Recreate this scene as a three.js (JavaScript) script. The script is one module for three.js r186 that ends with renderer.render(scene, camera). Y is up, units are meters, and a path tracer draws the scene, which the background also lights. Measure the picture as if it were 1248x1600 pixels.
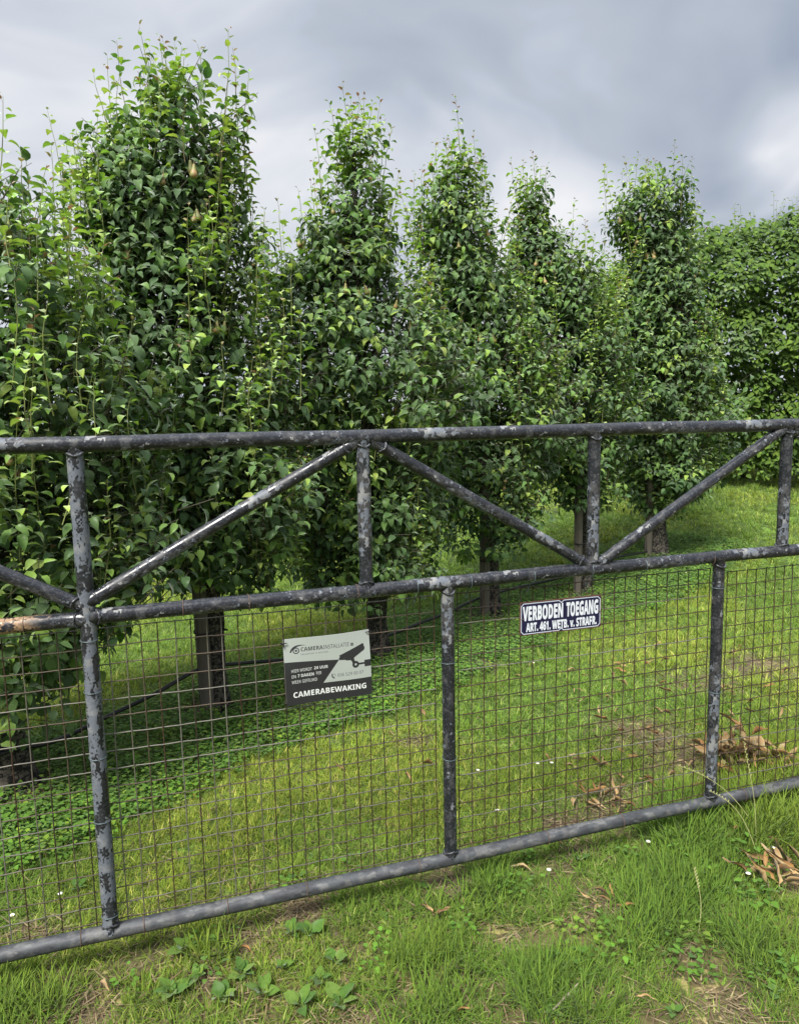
import * as THREE from 'three';
import { mergeGeometries } from 'three/addons/utils/BufferGeometryUtils.js';

// ---------------------------------------------------------------- camera, sky, sun, exposure
const EYE = 1.57, FOCAL = 1140, PITCH = 0.1286, ROLL = -0.0198;          // focal length and frame (1248 x 1600) in pixels
const EXPOSURE = 5.6, SUN_STRENGTH = 1.5, SKY_LIFT = 2.0;
const scene = new THREE.Scene();
const camera = new THREE.PerspectiveCamera(2 * Math.atan(800 / FOCAL) * 180 / Math.PI, 798 / 1024, 0.05, 900);
camera.position.set(0, EYE, 0);
camera.rotation.order = 'YXZ';
camera.rotation.set(-PITCH, 0, ROLL);
camera.updateMatrixWorld();
const renderer = new THREE.WebGLRenderer({ antialias: true });
renderer.setSize(798, 1024);
renderer.toneMapping = THREE.LinearToneMapping;
renderer.toneMappingExposure = EXPOSURE;
renderer.shadowMap.enabled = true;
renderer.shadowMap.type = THREE.PCFSoftShadowMap;

// ---------------------------------------------------------------- numbers and noise
function rng(seed) {
  let a = seed >>> 0;
  return () => { a = (a + 0x6D2B79F5) | 0; let t = Math.imul(a ^ (a >>> 15), 1 | a); t = (t + Math.imul(t ^ (t >>> 7), 61 | t)) ^ t; return ((t ^ (t >>> 14)) >>> 0) / 4294967296; };
}
const mix = (a, b, t) => a + (b - a) * t;
const clamp = (x, a = 0, b = 1) => Math.min(b, Math.max(a, x));
const smooth = (a, b, x) => { const t = clamp((x - a) / (b - a)); return t * t * (3 - 2 * t); };
function hash3(x, y, z) {
  let h = Math.imul(x, 374761393) ^ Math.imul(y, 668265263) ^ Math.imul(z, 2147483647 - 1013904223);
  h = Math.imul(h ^ (h >>> 13), 1274126177);
  return ((h ^ (h >>> 16)) >>> 0) / 4294967296;
}
function noise3(x, y, z, px = 0, py = 0) {                                  // value noise, 0..1; px, py: periods
  const xi = Math.floor(x), yi = Math.floor(y), zi = Math.floor(z);
  const f = (t) => t * t * t * (t * (t * 6 - 15) + 10), u = f(x - xi), v = f(y - yi), w = f(z - zi);
  const X = (i) => px ? ((i % px) + px) % px : i, Y = (i) => py ? ((i % py) + py) % py : i;
  const x0 = X(xi), x1 = X(xi + 1), y0 = Y(yi), y1 = Y(yi + 1);
  const a = mix(mix(hash3(x0, y0, zi), hash3(x1, y0, zi), u), mix(hash3(x0, y1, zi), hash3(x1, y1, zi), u), v);
  const b = mix(mix(hash3(x0, y0, zi + 1), hash3(x1, y0, zi + 1), u), mix(hash3(x0, y1, zi + 1), hash3(x1, y1, zi + 1), u), v);
  return mix(a, b, w);
}
function fbm(x, y, z, oct, px = 0, py = 0) {
  let s = 0, a = 0.5, n = 0;
  for (let k = 0; k < oct; k++) { s += a * noise3(x, y, z + k * 17.3, px, py); n += a; a *= 0.5; x *= 2; y *= 2; z *= 2; px *= 2; py *= 2; }
  return s / n;
}
const lin = (c) => { c /= 255; return c <= 0.04045 ? c / 12.92 : ((c + 0.055) / 1.055) ** 2.4; };
const V = (x, y, z) => new THREE.Vector3(x, y, z);

// where a place in the photograph lies: its ray, met with a plane across the view, or with the ground
const AX = { r: V(0, 0, 0), u: V(0, 0, 0), b: V(0, 0, 0) };
camera.matrixWorld.extractBasis(AX.r, AX.u, AX.b);
function ray(x, y) { return V(0, 0, 0).addScaledVector(AX.b, -FOCAL).addScaledVector(AX.r, x - 624).addScaledVector(AX.u, 800 - y).normalize(); }
function atDepth(x, y, z) { const d = ray(x, y), t = z / d.z; return V(d.x * t, EYE + d.y * t, z); }
function groundHeight(x, z) {
  const d = -z, s = 0.135 * (Math.log1p(Math.exp((Math.min(d, 12) - 5.99) * 5)) / 5);
  return s + (fbm(x * 1.7 + 40, z * 1.7 + 40, 3.1, 3) - 0.5) * 0.05 * clamp(d / 3);
}
function onGround(x, y) {
  const d = ray(x, y); let t = 0.5;
  for (let k = 0; k < 4000; k++) { const p = V(d.x * t, EYE + d.y * t, d.z * t); if (p.y <= groundHeight(p.x, p.z)) return V(p.x, groundHeight(p.x, p.z), p.z); t += 0.006; }
  return V(d.x * t, 0, d.z * t);
}

// ---------------------------------------------------------------- sky: layered grey cloud
{
  const W = 1536, H = 768, data = new Float32Array(W * H * 4);
  const bumps = [[870, 215, 110, 0.35], [1245, 225, 48, 1.3], [900, 400, 85, 1.0], [1245, 215, 30, 0.6], [60, 40, 230, 0.1], [620, 40, 170, 0.2], [420, 30, 120, 0.2], [60, 330, 190, 0.1], [920, 120, 210, -0.5], [1170, 90, 190, -0.4], [1060, 200, 110, -0.15], [470, 170, 130, -0.2], [1130, 330, 120, -0.28], [620, 260, 120, -0.1], [420, 340, 140, 0.2], [690, 390, 120, 0.25]]
    .map(([x, y, r, a]) => [ray(x, y), Math.cos(r / FOCAL * 2.2), a]);
  for (let j = 0; j < H; j++) for (let i = 0; i < W; i++) {
    const ph = ((i + 0.5) / W - 0.5) * 2 * Math.PI, th = ((j + 0.5) / H - 0.5) * Math.PI;
    const dx = Math.cos(th) * Math.cos(ph), dz = Math.cos(th) * Math.sin(ph), dy = Math.sin(th);
    const e = Math.max(dy, 0), k = 1 / (e + 0.32), X = dx * k * 1.5, Z = dz * k * 1.5;
    const wx = fbm(X * 1.3 + 3, Z * 1.3, 9.2, 3) - 0.5, wz = fbm(X * 1.3, Z * 1.3 + 7, 5.7, 3) - 0.5;
    let c = (fbm(X * 1.5 + wx * 1.6 + 20, Z * 1.5 + wz * 1.6 + 11, e * 2, 5) - 0.5) * 1.5 + (fbm(X * 4.5 + wx * 5, Z * 4.5 + wz * 5, 30, 5) - 0.5) * 0.8 + (0.5 - Math.abs(2 * fbm(X * 3.2 + wx * 6 + 70, Z * 3.2 + wz * 6, 12, 5) - 1)) * 0.55;
    for (const [d, q, a] of bumps) { const dot = d.x * dx + d.y * dy + d.z * dz; if (dot > q) { const t = (dot - q) / (1 - q); c += a * t * t * (3 - 2 * t) * (0.55 + 0.9 * fbm(X * 4 + 50, Z * 4, 2, 4)); } }
    c += smooth(0.32, 0.02, e) * 0.16;
    const t = clamp(0.635 + c * 0.33);
    const col = t < 0.55 ? [mix(150, 188, t / 0.55), mix(163, 196, t / 0.55), mix(184, 209, t / 0.55)] : [mix(188, 243, (t - 0.55) / 0.45), mix(197, 244, (t - 0.55) / 0.45), mix(212, 248, (t - 0.55) / 0.45)];
    const lift = 1 + SKY_LIFT * smooth(0.5, 1, e), n = (j * W + i) * 4;  // unseen sky above the frame brightened toward the zenith, as added fill light
    for (let q = 0; q < 3; q++) data[n + q] = dy < -0.03 ? [0.09, 0.1, 0.07][q] : lin(col[q]) / EXPOSURE * lift;
    data[n + 3] = 1;
  }
  const sky = new THREE.DataTexture(data, W, H, THREE.RGBAFormat, THREE.FloatType);
  sky.mapping = THREE.EquirectangularReflectionMapping; sky.magFilter = THREE.LinearFilter; sky.needsUpdate = true;
  scene.background = sky; scene.environment = sky;
}
const sun = new THREE.DirectionalLight(new THREE.Color(1, 0.965, 0.9), SUN_STRENGTH);
sun.position.set(-5, 15.5, 6); sun.target.position.set(0.5, 0, -5);
sun.castShadow = true; sun.shadow.radius = 36; sun.shadow.mapSize.set(2048, 2048);
Object.assign(sun.shadow.camera, { left: -12, right: 12, top: 12, bottom: -12, near: 1, far: 45 });
scene.add(sun, sun.target);

// ---------------------------------------------------------------- helpers for objects
const used = new Map();
function numbered(name) { const n = used.get(name) ?? 0; used.set(name, n + 1); return n ? `${name}_${String(n).padStart(3, '0')}` : name; }
function tag(o, label, category, group) { o.userData.label = label; o.userData.category = category; if (group) o.userData.group = group; return o; }
function thing(name, label, category, pos = V(0, 0, 0), group) { const o = new THREE.Group(); o.name = numbered(name); o.position.copy(pos); tag(o, label, category, group); scene.add(o); return o; }
function mesh(name, geo, mat, parent = scene) { const o = new THREE.Mesh(geo, mat); o.name = parent === scene ? numbered(name) : name; o.castShadow = o.receiveShadow = true; parent.add(o); return o; }
function dataTexture(W, H, fn, srgb = false) {                              // fn(i, j) gives linear r, g, b in 0..1 (stored as sRGB where srgb is set)
  const d = new Uint8Array(W * H * 4), enc = (c) => { c = clamp(c); return (srgb ? (c <= 0.0031308 ? c * 12.92 : 1.055 * c ** (1 / 2.4) - 0.055) : c) * 255; };
  for (let j = 0; j < H; j++) for (let i = 0; i < W; i++) { const c = fn(i / W, j / H), n = (j * W + i) * 4; d[n] = enc(c[0]); d[n + 1] = enc(c[1]); d[n + 2] = enc(c[2]); d[n + 3] = 255; }
  const t = new THREE.DataTexture(d, W, H, THREE.RGBAFormat, THREE.UnsignedByteType);
  t.wrapS = t.wrapT = THREE.RepeatWrapping; t.magFilter = THREE.LinearFilter; t.minFilter = THREE.LinearMipmapLinearFilter; t.generateMipmaps = true;
  if (srgb) t.colorSpace = THREE.SRGBColorSpace;
  t.needsUpdate = true; return t;
}
// a tube through points with a radius at each; uv: u once round, v in metres
function tube(pts, radius, sides = 8, opt = {}) {
  const P = [], U = [], I = [], n = pts.length; let run = opt.v0 ?? 0, side = null;
  for (let i = 0; i < n; i++) {
    const a = pts[Math.max(0, i - 1)], b = pts[Math.min(n - 1, i + 1)], d = b.clone().sub(a).normalize();
    if (!side) side = Math.abs(d.y) < 0.9 ? V(0, 1, 0).cross(d) : V(1, 0, 0).cross(d);
    side.addScaledVector(d, -side.dot(d)).normalize();
    const up = d.clone().cross(side);
    if (i) run += pts[i].distanceTo(pts[i - 1]);
    for (let k = 0; k <= sides; k++) {
      const w = k / sides * 2 * Math.PI, r = (typeof radius === 'number' ? radius : radius[i]) * (opt.rough ? opt.rough(w, run, i) : 1);
      P.push(pts[i].x + (side.x * Math.cos(w) + up.x * Math.sin(w)) * r, pts[i].y + (side.y * Math.cos(w) + up.y * Math.sin(w)) * r, pts[i].z + (side.z * Math.cos(w) + up.z * Math.sin(w)) * r);
      U.push(k / sides, run);
      if (i && k) { const q = i * (sides + 1) + k; I.push(q - sides - 2, q - 1, q, q - sides - 2, q, q - sides - 1); }
    }
  }
  if (opt.cap !== false) for (const [i0, flip] of [[0, 1], [n - 1, 0]]) {
    const c = P.length / 3; P.push(pts[i0].x, pts[i0].y, pts[i0].z); U.push(0.5, run);
    for (let k = 1; k <= sides; k++) { const q = i0 * (sides + 1) + k; flip ? I.push(c, q, q - 1) : I.push(c, q - 1, q); }
  }
  const g = new THREE.BufferGeometry();
  g.setAttribute('position', new THREE.Float32BufferAttribute(P, 3)); g.setAttribute('uv', new THREE.Float32BufferAttribute(U, 2)); g.setIndex(I); g.computeVertexNormals();
  if (opt.cap !== false || true) {                                          // close the seam of the normals
    const N = g.attributes.normal;
    for (let i = 0; i < n; i++) { const a = i * (sides + 1), b = a + sides, v = V(N.getX(a) + N.getX(b), N.getY(a) + N.getY(b), N.getZ(a) + N.getZ(b)).normalize(); N.setXYZ(a, v.x, v.y, v.z); N.setXYZ(b, v.x, v.y, v.z); }
  }
  return g;
}

// ---------------------------------------------------------------- ground
const TREES_AT = [[-1.74, -3.03], [-1.02, -3.84], [-0.16, -4.63], [0.71, -5.63], [1.6, -6.22], [2.55, -7.15]];
function rowSide(x, z) {                                                    // metres in front of (+) or behind (-) the row of trees
  let best = 1e9, s = 0; const P = [[-3.6, -0.95], ...TREES_AT, [2.72, -7.35]];
  for (let k = 1; k < P.length; k++) {
    const [ax, az] = P[k - 1], [bx, bz] = P[k], dx = bx - ax, dz = bz - az, L = Math.hypot(dx, dz), t = clamp(((x - ax) * dx + (z - az) * dz) / L / L);
    const ex = x - ax - dx * t, ez = z - az - dz * t, d = Math.hypot(ex, ez);
    if (d < best) { best = d; s = Math.sign(ex * -dz + ez * dx) * d; }
  }
  return s;
}
const BARE = [[700, 1385, 0.13], [940, 1430, 0.12], [905, 1330, 0.1], [1060, 1500, 0.07], [1130, 1575, 0.1], [930, 1570, 0.09], [560, 1597, 0.08], [390, 1470, 0.12], [310, 1530, 0.08], [470, 1420, 0.12], [800, 1470, 0.05], [1190, 1040, 0.42], [1090, 1065, 0.3], [1000, 1150, 0.32], [1070, 1190, 0.28], [960, 1255, 0.26], [1150, 1190, 0.3], [760, 1040, 0.16], [50, 1455, 0.1], [130, 1590, 0.12], [880, 1290, 0.15], [1230, 1370, 0.12], [500, 1090, 0.2], [640, 1160, 0.12], [330, 1110, 0.22], [20, 1240, 0.2], [760, 965, 0.25], [910, 935, 0.25]]
  .map(([x, y, r]) => { const p = onGround(x, y); return [p.x, p.z, r]; });
function bareness(x, z) {
  let b = 0; const w = fbm(x * 9, z * 9, 1.5, 3) - 0.5, w2 = fbm(x * 9 + 30, z * 9, 6.5, 3) - 0.5;
  for (const [bx, bz, r] of BARE) b = Math.max(b, 1 - smooth(r * 0.25, r * 1.15, Math.hypot(x - bx + w * 0.16, (z - bz + w2 * 0.16))));
  return clamp(b);
}
{
  const line = (a, b, near, far) => { const s = new Set(); for (let q = a; q <= b + 1e-6; q += near) s.add(+q.toFixed(3)); for (const f of far) s.add(f); return [...s].sort((p, q) => p - q); };
  const xs = line(-6, 8, 0.08, [-300, -160, -80, -40, -25, -15, -10, -8, 10, 13, 18, 30, 50, 90, 160, 300]), zs = line(-12, 1, 0.08, [-420, -220, -110, -60, -35, -24, -18, -14, -13, 2, 4, 8, 16, 30]);
  const P = [], U = [], C = [], I = [];
  zs.forEach((z, j) => xs.forEach((x, i) => {
    P.push(x, groundHeight(x, z), z); U.push(x / 1.6, -z / 1.6);
    const near = x > -7 && x < 9 && z > -13 && z < 2, b = near ? bareness(x, z) : 0, g = fbm(x * 2.2, z * 2.2, 8, 3);
    const fr = smooth(-2.7, -2.1, z + x * 0.32), c = near ? [mix(mix(0.5, 0.8, fr), 1, b), mix(mix(1.1, 0.85, fr), 0.92, b), mix(mix(0.22, 0.5, fr), 0.85, b)].map((q) => q * mix(0.85, 1.1, g)) : [0.5, 0.85, 0.24].map((q) => q * mix(0.8, 1.15, g));
    C.push(...c);
    if (i && j) { const q = j * xs.length + i; I.push(q - 1, q, q - xs.length, q - 1, q - xs.length, q - xs.length - 1); }
  }));
  const g = new THREE.BufferGeometry();
  g.setAttribute('position', new THREE.Float32BufferAttribute(P, 3)); g.setAttribute('uv', new THREE.Float32BufferAttribute(U, 2)); g.setAttribute('color', new THREE.Float32BufferAttribute(C, 3)); g.setIndex(I); g.computeVertexNormals();
  const T = 64, soil = (u, v) => {
    const a = fbm(u * 12, v * 12, 1, 4, 12, 12), b = fbm(u * T * 2, v * T * 2, 4, 3, T * 2, T * 2), s = noise3(u * T * 3, v * 40, 9, T * 3, 40), s2 = noise3(u * 40, v * T * 3, 12, 40, T * 3);
    const straw = smooth(0.72, 0.86, Math.max(s, s2)) * smooth(0.4, 0.6, a), k = mix(0.5, 1.35, b);
    return [mix(0.085, 0.26, straw) * k + 0.02 * a, mix(0.066, 0.215, straw) * k + 0.016 * a, mix(0.043, 0.125, straw) * k];
  };
  const map = dataTexture(1024, 1024, soil, true), bump = dataTexture(512, 512, (u, v) => { const q = 0.6 * fbm(u * 40, v * 40, 2, 4, 40, 40) + 0.4 * noise3(u * 160, v * 160, 5, 160, 160); return [q, q, q]; });
  const o = mesh('ground', g, new THREE.MeshStandardMaterial({ map, bumpMap: bump, bumpScale: 0.012, roughness: 1, vertexColors: true }));
  tag(o, 'brown soil and thatch ground beneath the grass', 'ground'); o.userData.kind = 'structure';
}

// ---------------------------------------------------------------- gate
const GATE_TURN = 0.3105, GATE_Z = -2.2073, TOP = EYE - 0.0527, MID = TOP - 0.4691, LOW = TOP - 1.4, PIPE = 0.0217;
function pipeTexture(kind, seed) {                                          // one wrap round (u), 1.2 m along (v)
  const W = 256, H = 1536, cu = 8, cv = 64;                                 // about 19 mm cells
  const black = [0.013, 0.014, 0.018], primer = [0.09, 0.102, 0.122], pale = [0.2, 0.2, 0.192], dust = [0.13, 0.125, 0.12], zinc = [0.056, 0.06, 0.066], rust = [0.2, 0.125, 0.07];
  const M3 = (a, b, t) => [mix(a[0], b[0], t), mix(a[1], b[1], t), mix(a[2], b[2], t)];
  const cells = (u, v) => {
    const big = fbm(u * 3, v * 10, seed, 3, 3, 10), m = fbm(u * 9, v * 28, seed + 3, 5, 9, 28), f = fbm(u * 30, v * 240, seed + 5, 2, 30, 240), str = fbm(u * 7, v * 48, seed + 8, 4, 7, 48);
    let chip, wear;
    if (kind === 'flaked') { chip = smooth(0.5, 0.52, m + (big - 0.5) * 0.55 + 0.0 + (f - 0.5) * 0.42); wear = 0.25; }
    else if (kind === 'zinc') { chip = 0; wear = 0.5; }
    else { chip = smooth(0.685, 0.705, fbm(u * 10, v * 80, seed + 3, 5, 10, 80) + (big - 0.5) * 1.0 + (f - 0.5) * 0.28); wear = 1; }
    return { big, m, f, str, chip, wear };
  };
  const map = dataTexture(W, H, (u, v) => {
    const { big, m, f, str, chip, wear } = cells(u, v);
    if (kind === 'zinc') { const z = M3(M3(zinc, [0.035, 0.037, 0.042], smooth(0.4, 0.7, m)), pale, smooth(0.6, 0.75, fbm(u * 7, v * 30, seed + 20, 5, 7, 30)) * 0.4); return M3(z, dust, smooth(0.5, 0.75, str) * 0.4).map((c) => c * mix(0.8, 1.2, f)); }
    let p = M3(black, dust, clamp(smooth(0.44, 0.62, str * 0.4 + big * 0.42 + f * 0.18) * wear * 0.26));
    p = M3(p, [0.05, 0.055, 0.065], smooth(0.55, 0.8, f) * 0.5);
    let q = M3(primer, pale, smooth(0.45, 0.75, fbm(u * 6, v * 50, seed + 31, 4, 6, 50)) * (kind === 'flaked' ? 0.45 : 0.8));
    if (kind === 'rusty') { const r = smooth(0.48, 0.56, v + (m - 0.5) * 0.16) * smooth(0.78, 0.7, v + (m - 0.5) * 0.16); q = M3(q, rust, r); p = M3(p, M3(rust, [0.3, 0.2, 0.12], f), r * smooth(0.35, 0.55, m + (f - 0.5) * 0.4)); }
    return M3(p, q, chip).map((c) => c * mix(0.82, 1.18, f));
  }, true);
  const rough = dataTexture(W, H / 2, (u, v) => { const { chip, str, f } = cells(u, v); const r = kind === 'zinc' ? 0.5 + 0.2 * f : mix(0.24 + 0.3 * smooth(0.4, 0.7, str), 0.6, chip) + 0.1 * (f - 0.5); return [r, r, r]; });
  const bump = dataTexture(W, H / 2, (u, v) => { const { chip, f, m } = cells(u, v); const b = 0.75 - 0.5 * chip + 0.25 * (f - 0.5) + 0.1 * m; return [b, b, b]; });
  for (const t of [map, rough, bump]) t.repeat.set(1, 1 / 1.2);
  return new THREE.MeshStandardMaterial({ map, roughnessMap: rough, roughness: 1, bumpMap: bump, bumpScale: 0.0008, metalness: kind === 'zinc' ? 0.25 : 0 });
}
const PIPES = { flaked: pipeTexture('flaked', 11), rail: pipeTexture('rail', 47), zinc: pipeTexture('zinc', 83), rusty: pipeTexture('rusty', 140) };
const gate = thing('tubular_gate', 'wide black tubular steel farm gate with flaking paint and wire mesh infill', 'gate', V(0, 0, GATE_Z));
gate.rotation.y = GATE_TURN;
{
  const R = rng(5);
  const pipe = (name, x0, y0, x1, y1, r, mat, label, v0 = R() * 3, parent = gate) => {
    const a = V(x0, y0, 0), b = V(x1, y1, 0), n = Math.max(4, Math.round(a.distanceTo(b) / 0.06)), pts = [], s = R() * 50;
    for (let k = 0; k <= n; k++) { const p = a.clone().lerp(b, k / n); p.z += (noise3(k * 0.21, s, 1) - 0.5) * 0.003; p.y += (Math.abs(x1 - x0) > 0.3 ? noise3(k * 0.17, s, 5) - 0.5 : 0) * 0.004; pts.push(p); }
    const o = mesh(name, tube(pts, r, 26, { v0, rough: (w, v) => 1 + (noise3(Math.cos(w) * 1.5 + 5, v * 14, s) - 0.5) * 0.03 }), mat, parent);
    if (label) o.userData.label = label;
    return o;
  };
  const weld = (o, x, y, ax, r) => {                                        // the fillet of weld metal where a pipe meets another
    const pts = [], n = 22;
    const e = ax.clone().normalize(), s = V(0, 0, 1), u = s.clone().cross(e);
    for (let k = 0; k <= n; k++) { const w = k / n * 2 * Math.PI, q = r + 0.0006 * Math.sin(w * 9); pts.push(V(x, y, 0).addScaledVector(s, Math.cos(w) * q).addScaledVector(u, Math.sin(w) * q).addScaledVector(e, 0.01 * Math.cos(w) ** 2 * -1 + (R() - 0.5) * 0.002)); }
    mesh('weld', tube(pts, 0.0038, 6, { cap: false }), PIPES.rail, o);
  };
  const up = [-1.682, -0.896, -0.11, 0.679, 1.482, 2.27], X0 = -1.9, X1 = 2.45;
  pipe('top_rail', X0, TOP, X1, TOP, PIPE, PIPES.rail);
  const ml = pipe('middle_rail', X0, MID - 0.006, -0.9, MID - 0.004, PIPE, PIPES.rusty, 'middle rail section with tan rust', 0);
  const mr = pipe('middle_rail', -0.89, MID, X1, MID + 0.006, PIPE, PIPES.rail);
  pipe('bottom_rail', X0, LOW, X1, LOW, PIPE, PIPES.zinc, 'bare grey galvanised bottom rail');
  const full = pipe('post', -0.896, LOW, -0.896, TOP, 0.0214, PIPES.flaked, 'full height post with large grey flakes');
  weld(full, -0.896, TOP - 0.02, V(0, 1, 0), 0.0222); weld(full, -0.896, LOW + 0.02, V(0, -1, 0), 0.0222);
  weld(mr, -0.872, MID, V(-1, 0, 0), 0.0222); weld(ml, -0.92, MID - 0.004, V(1, 0, 0), 0.0222);
  for (const x of up) if (x !== -0.896) { const o = pipe('upper_post', x, MID, x, TOP, 0.0208, PIPES.rail); weld(o, x, TOP - 0.021, V(0, 1, 0), 0.0215); weld(o, x, MID + 0.022, V(0, -1, 0), 0.0215); }
  for (const x of [0.154, 1.2007, 2.25]) { const o = pipe('lower_post', x, LOW, x, MID, 0.0208, PIPES.rail); weld(o, x, MID - 0.021, V(0, 1, 0), 0.0215); weld(o, x, LOW + 0.021, V(0, -1, 0), 0.0215); }
  for (const [x0, y0, x1, y1, m] of [[-1.64, TOP - 0.02, -0.885, MID + 0.022, 'rail'], [-0.905, MID + 0.036, -0.125, TOP - 0.012, 'rail'], [-0.085, TOP - 0.012, 0.668, MID + 0.012, 'rail'], [0.69, MID + 0.012, 1.462, TOP - 0.014, 'rail'], [1.5, TOP - 0.012, 2.26, MID + 0.01, 'rail']]) {
    const o = pipe('diagonal_brace', x0, y0, x1, y1, 0.0187, PIPES[m]), d = V(x1 - x0, y1 - y0, 0).normalize();
    weld(o, x0 + d.x * 0.035, y0 + d.y * 0.035, d.clone().negate(), 0.0194); weld(o, x1 - d.x * 0.04, y1 - d.y * 0.04, d, 0.0194);
  }
  // wire mesh panels, each wire by itself, woven over and under
  const wireTone = [[0.13, 0.125, 0.1], [0.085, 0.065, 0.045], [0.17, 0.165, 0.145]], rustTone = [[0.05, 0.024, 0.014], [0.034, 0.02, 0.014], [0.065, 0.034, 0.02], [0.075, 0.055, 0.04]];
  const wireMap = dataTexture(8, 512, (u, v) => { const q = mix(0.55, 1.25, fbm(v * 40, u, 3, 4, 40)); return [q * 0.8, q * 0.76, q * 0.72]; }, true);
  wireMap.repeat.set(1, 1.4);
  const wm = (c) => new THREE.MeshStandardMaterial({ color: new THREE.Color().setRGB(...c), map: wireMap, roughness: 0.6, metalness: 0.15 });
  const grey = wireTone.map(wm), brown = rustTone.map(wm);
  const panel = (x0, x1, top, share) => {
    const p = new THREE.Group(); p.name = 'mesh_panel'; gate.add(p);
    const nx = Math.round((x1 - x0) / 0.0444), ny = 17, sx = (x1 - x0) / nx, sy = (top - 0.13) / ny, z0 = -0.029;
    const sag = (x, y) => (noise3(x * 3, y * 3, x0 * 9) - 0.5) * 0.012;
    for (let i = 0; i <= nx; i++) {
      const pts = [], jit = (R() - 0.5) * 0.004, jl = (R() - 0.5) * 0.003, e0 = -0.004 - R() * 0.008, x = x0 + i * sx;
      for (let j = 0; j <= ny; j++) { const y = 0.13 + j * sy + (j === 0 ? e0 : j === ny ? 0.004 : 0); pts.push(V(x + jit + jl * j / ny + (noise3(x * 40, y * 5, 2) - 0.5) * 0.004, y, z0 + sag(x, y) + ((i + j) % 2 ? 0.0013 : -0.0013))); }
      mesh('vertical_wire', tube(pts, 0.0018, 5), R() < share(x) ? grey[Math.floor(R() * 3)] : brown[Math.floor(R() * 4)], p);
    }
    for (let j = 0; j <= ny; j++) {
      const pts = [], y = 0.13 + j * sy, jit = (R() - 0.5) * 0.004;
      for (let i = 0; i <= nx; i++) { const x = x0 + i * sx + (i === 0 ? -0.004 : i === nx ? 0.004 : 0); pts.push(V(x, y + jit + (noise3(x * 4, y * 40, 8) - 0.5) * 0.006, z0 + sag(x, y) + ((i + j) % 2 ? -0.0016 : 0.0016))); }
      mesh('horizontal_wire', tube(pts, 0.0018, 5), R() < share(x0) + 0.1 ? grey[Math.floor(R() * 3)] : brown[Math.floor(R() * 4)], p);
    }
  };
  panel(-1.86, 0.118, 1.004, (x) => clamp(0.55 - (x + 0.9) * 0.5, 0.08, 0.9));
  panel(0.2, 1.188, 1.002, () => 0.06);
  panel(1.264, 2.2, 0.985, () => 0.05);
  // tie wires
  const tieMat = new THREE.MeshStandardMaterial({ color: new THREE.Color().setRGB(0.1, 0.13, 0.14), roughness: 0.45, metalness: 0.4 }), tieRust = new THREE.MeshStandardMaterial({ color: new THREE.Color().setRGB(0.09, 0.055, 0.04), roughness: 0.8 });
  const ring = (x, y, along, r, tail, m) => {
    const pts = [], tilt = (R() - 0.5) * 0.5;
    for (let k = 0; k <= 26; k++) {
      const w = (k / 24) * 2 * Math.PI + Math.PI * 0.9, q = r + (k > 24 ? 0.002 : 0), c = Math.cos(w) * q, s = Math.sin(w) * q;
      pts.push(along ? V(x + tilt * c * 0.35, y + s, c) : V(x + s, y + tilt * c * 0.5, c));
    }
    const o = mesh('tie_wire', tube(pts, 0.00125, 5), m, gate);
    if (tail) { const q = V(x, y - r, -0.005), w = []; for (let k = 0; k <= 10; k++) { const t = k / 10; w.push(V(q.x - 0.012 * Math.sin(t * Math.PI) + 0.006 * t, q.y - 0.035 * Math.sin(t * Math.PI * 0.75), q.z - 0.02 * t)); } mesh('tie_end', tube(w, 0.00125, 5), m, o); }
  };
  for (const [x, t] of [[-1.05, 0], [-0.646, 0], [-0.465, 0], [-0.142, 0], [0.05, 1], [0.229, 1], [0.45, 1], [0.668, 1], [0.881, 1], [1.164, 0], [1.6, 1]]) ring(x, MID + (x < -0.9 ? -0.005 : 0), true, PIPE + 0.0016, t, t ? tieMat : tieRust);
  for (const x of [-1.184, -0.977, -0.807, -0.57, -0.33, 0.04, 0.51, 0.812, 1.35]) ring(x, LOW, true, PIPE + 0.0014, 0, tieRust);
  for (const [x, y] of [[-0.896, 0.985], [-0.896, 0.84], [-0.896, 0.65], [-0.896, 0.46], [-0.896, 0.17], [0.154, 0.79], [0.154, 0.47], [1.2007, 0.94], [1.2007, 0.55]]) ring(x, y, false, 0.0232, 0, tieMat);
}
const onGate = (x, y, z) => V(x, y, z).applyAxisAngle(V(0, 1, 0), GATE_TURN).add(V(0, 0, GATE_Z));

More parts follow.
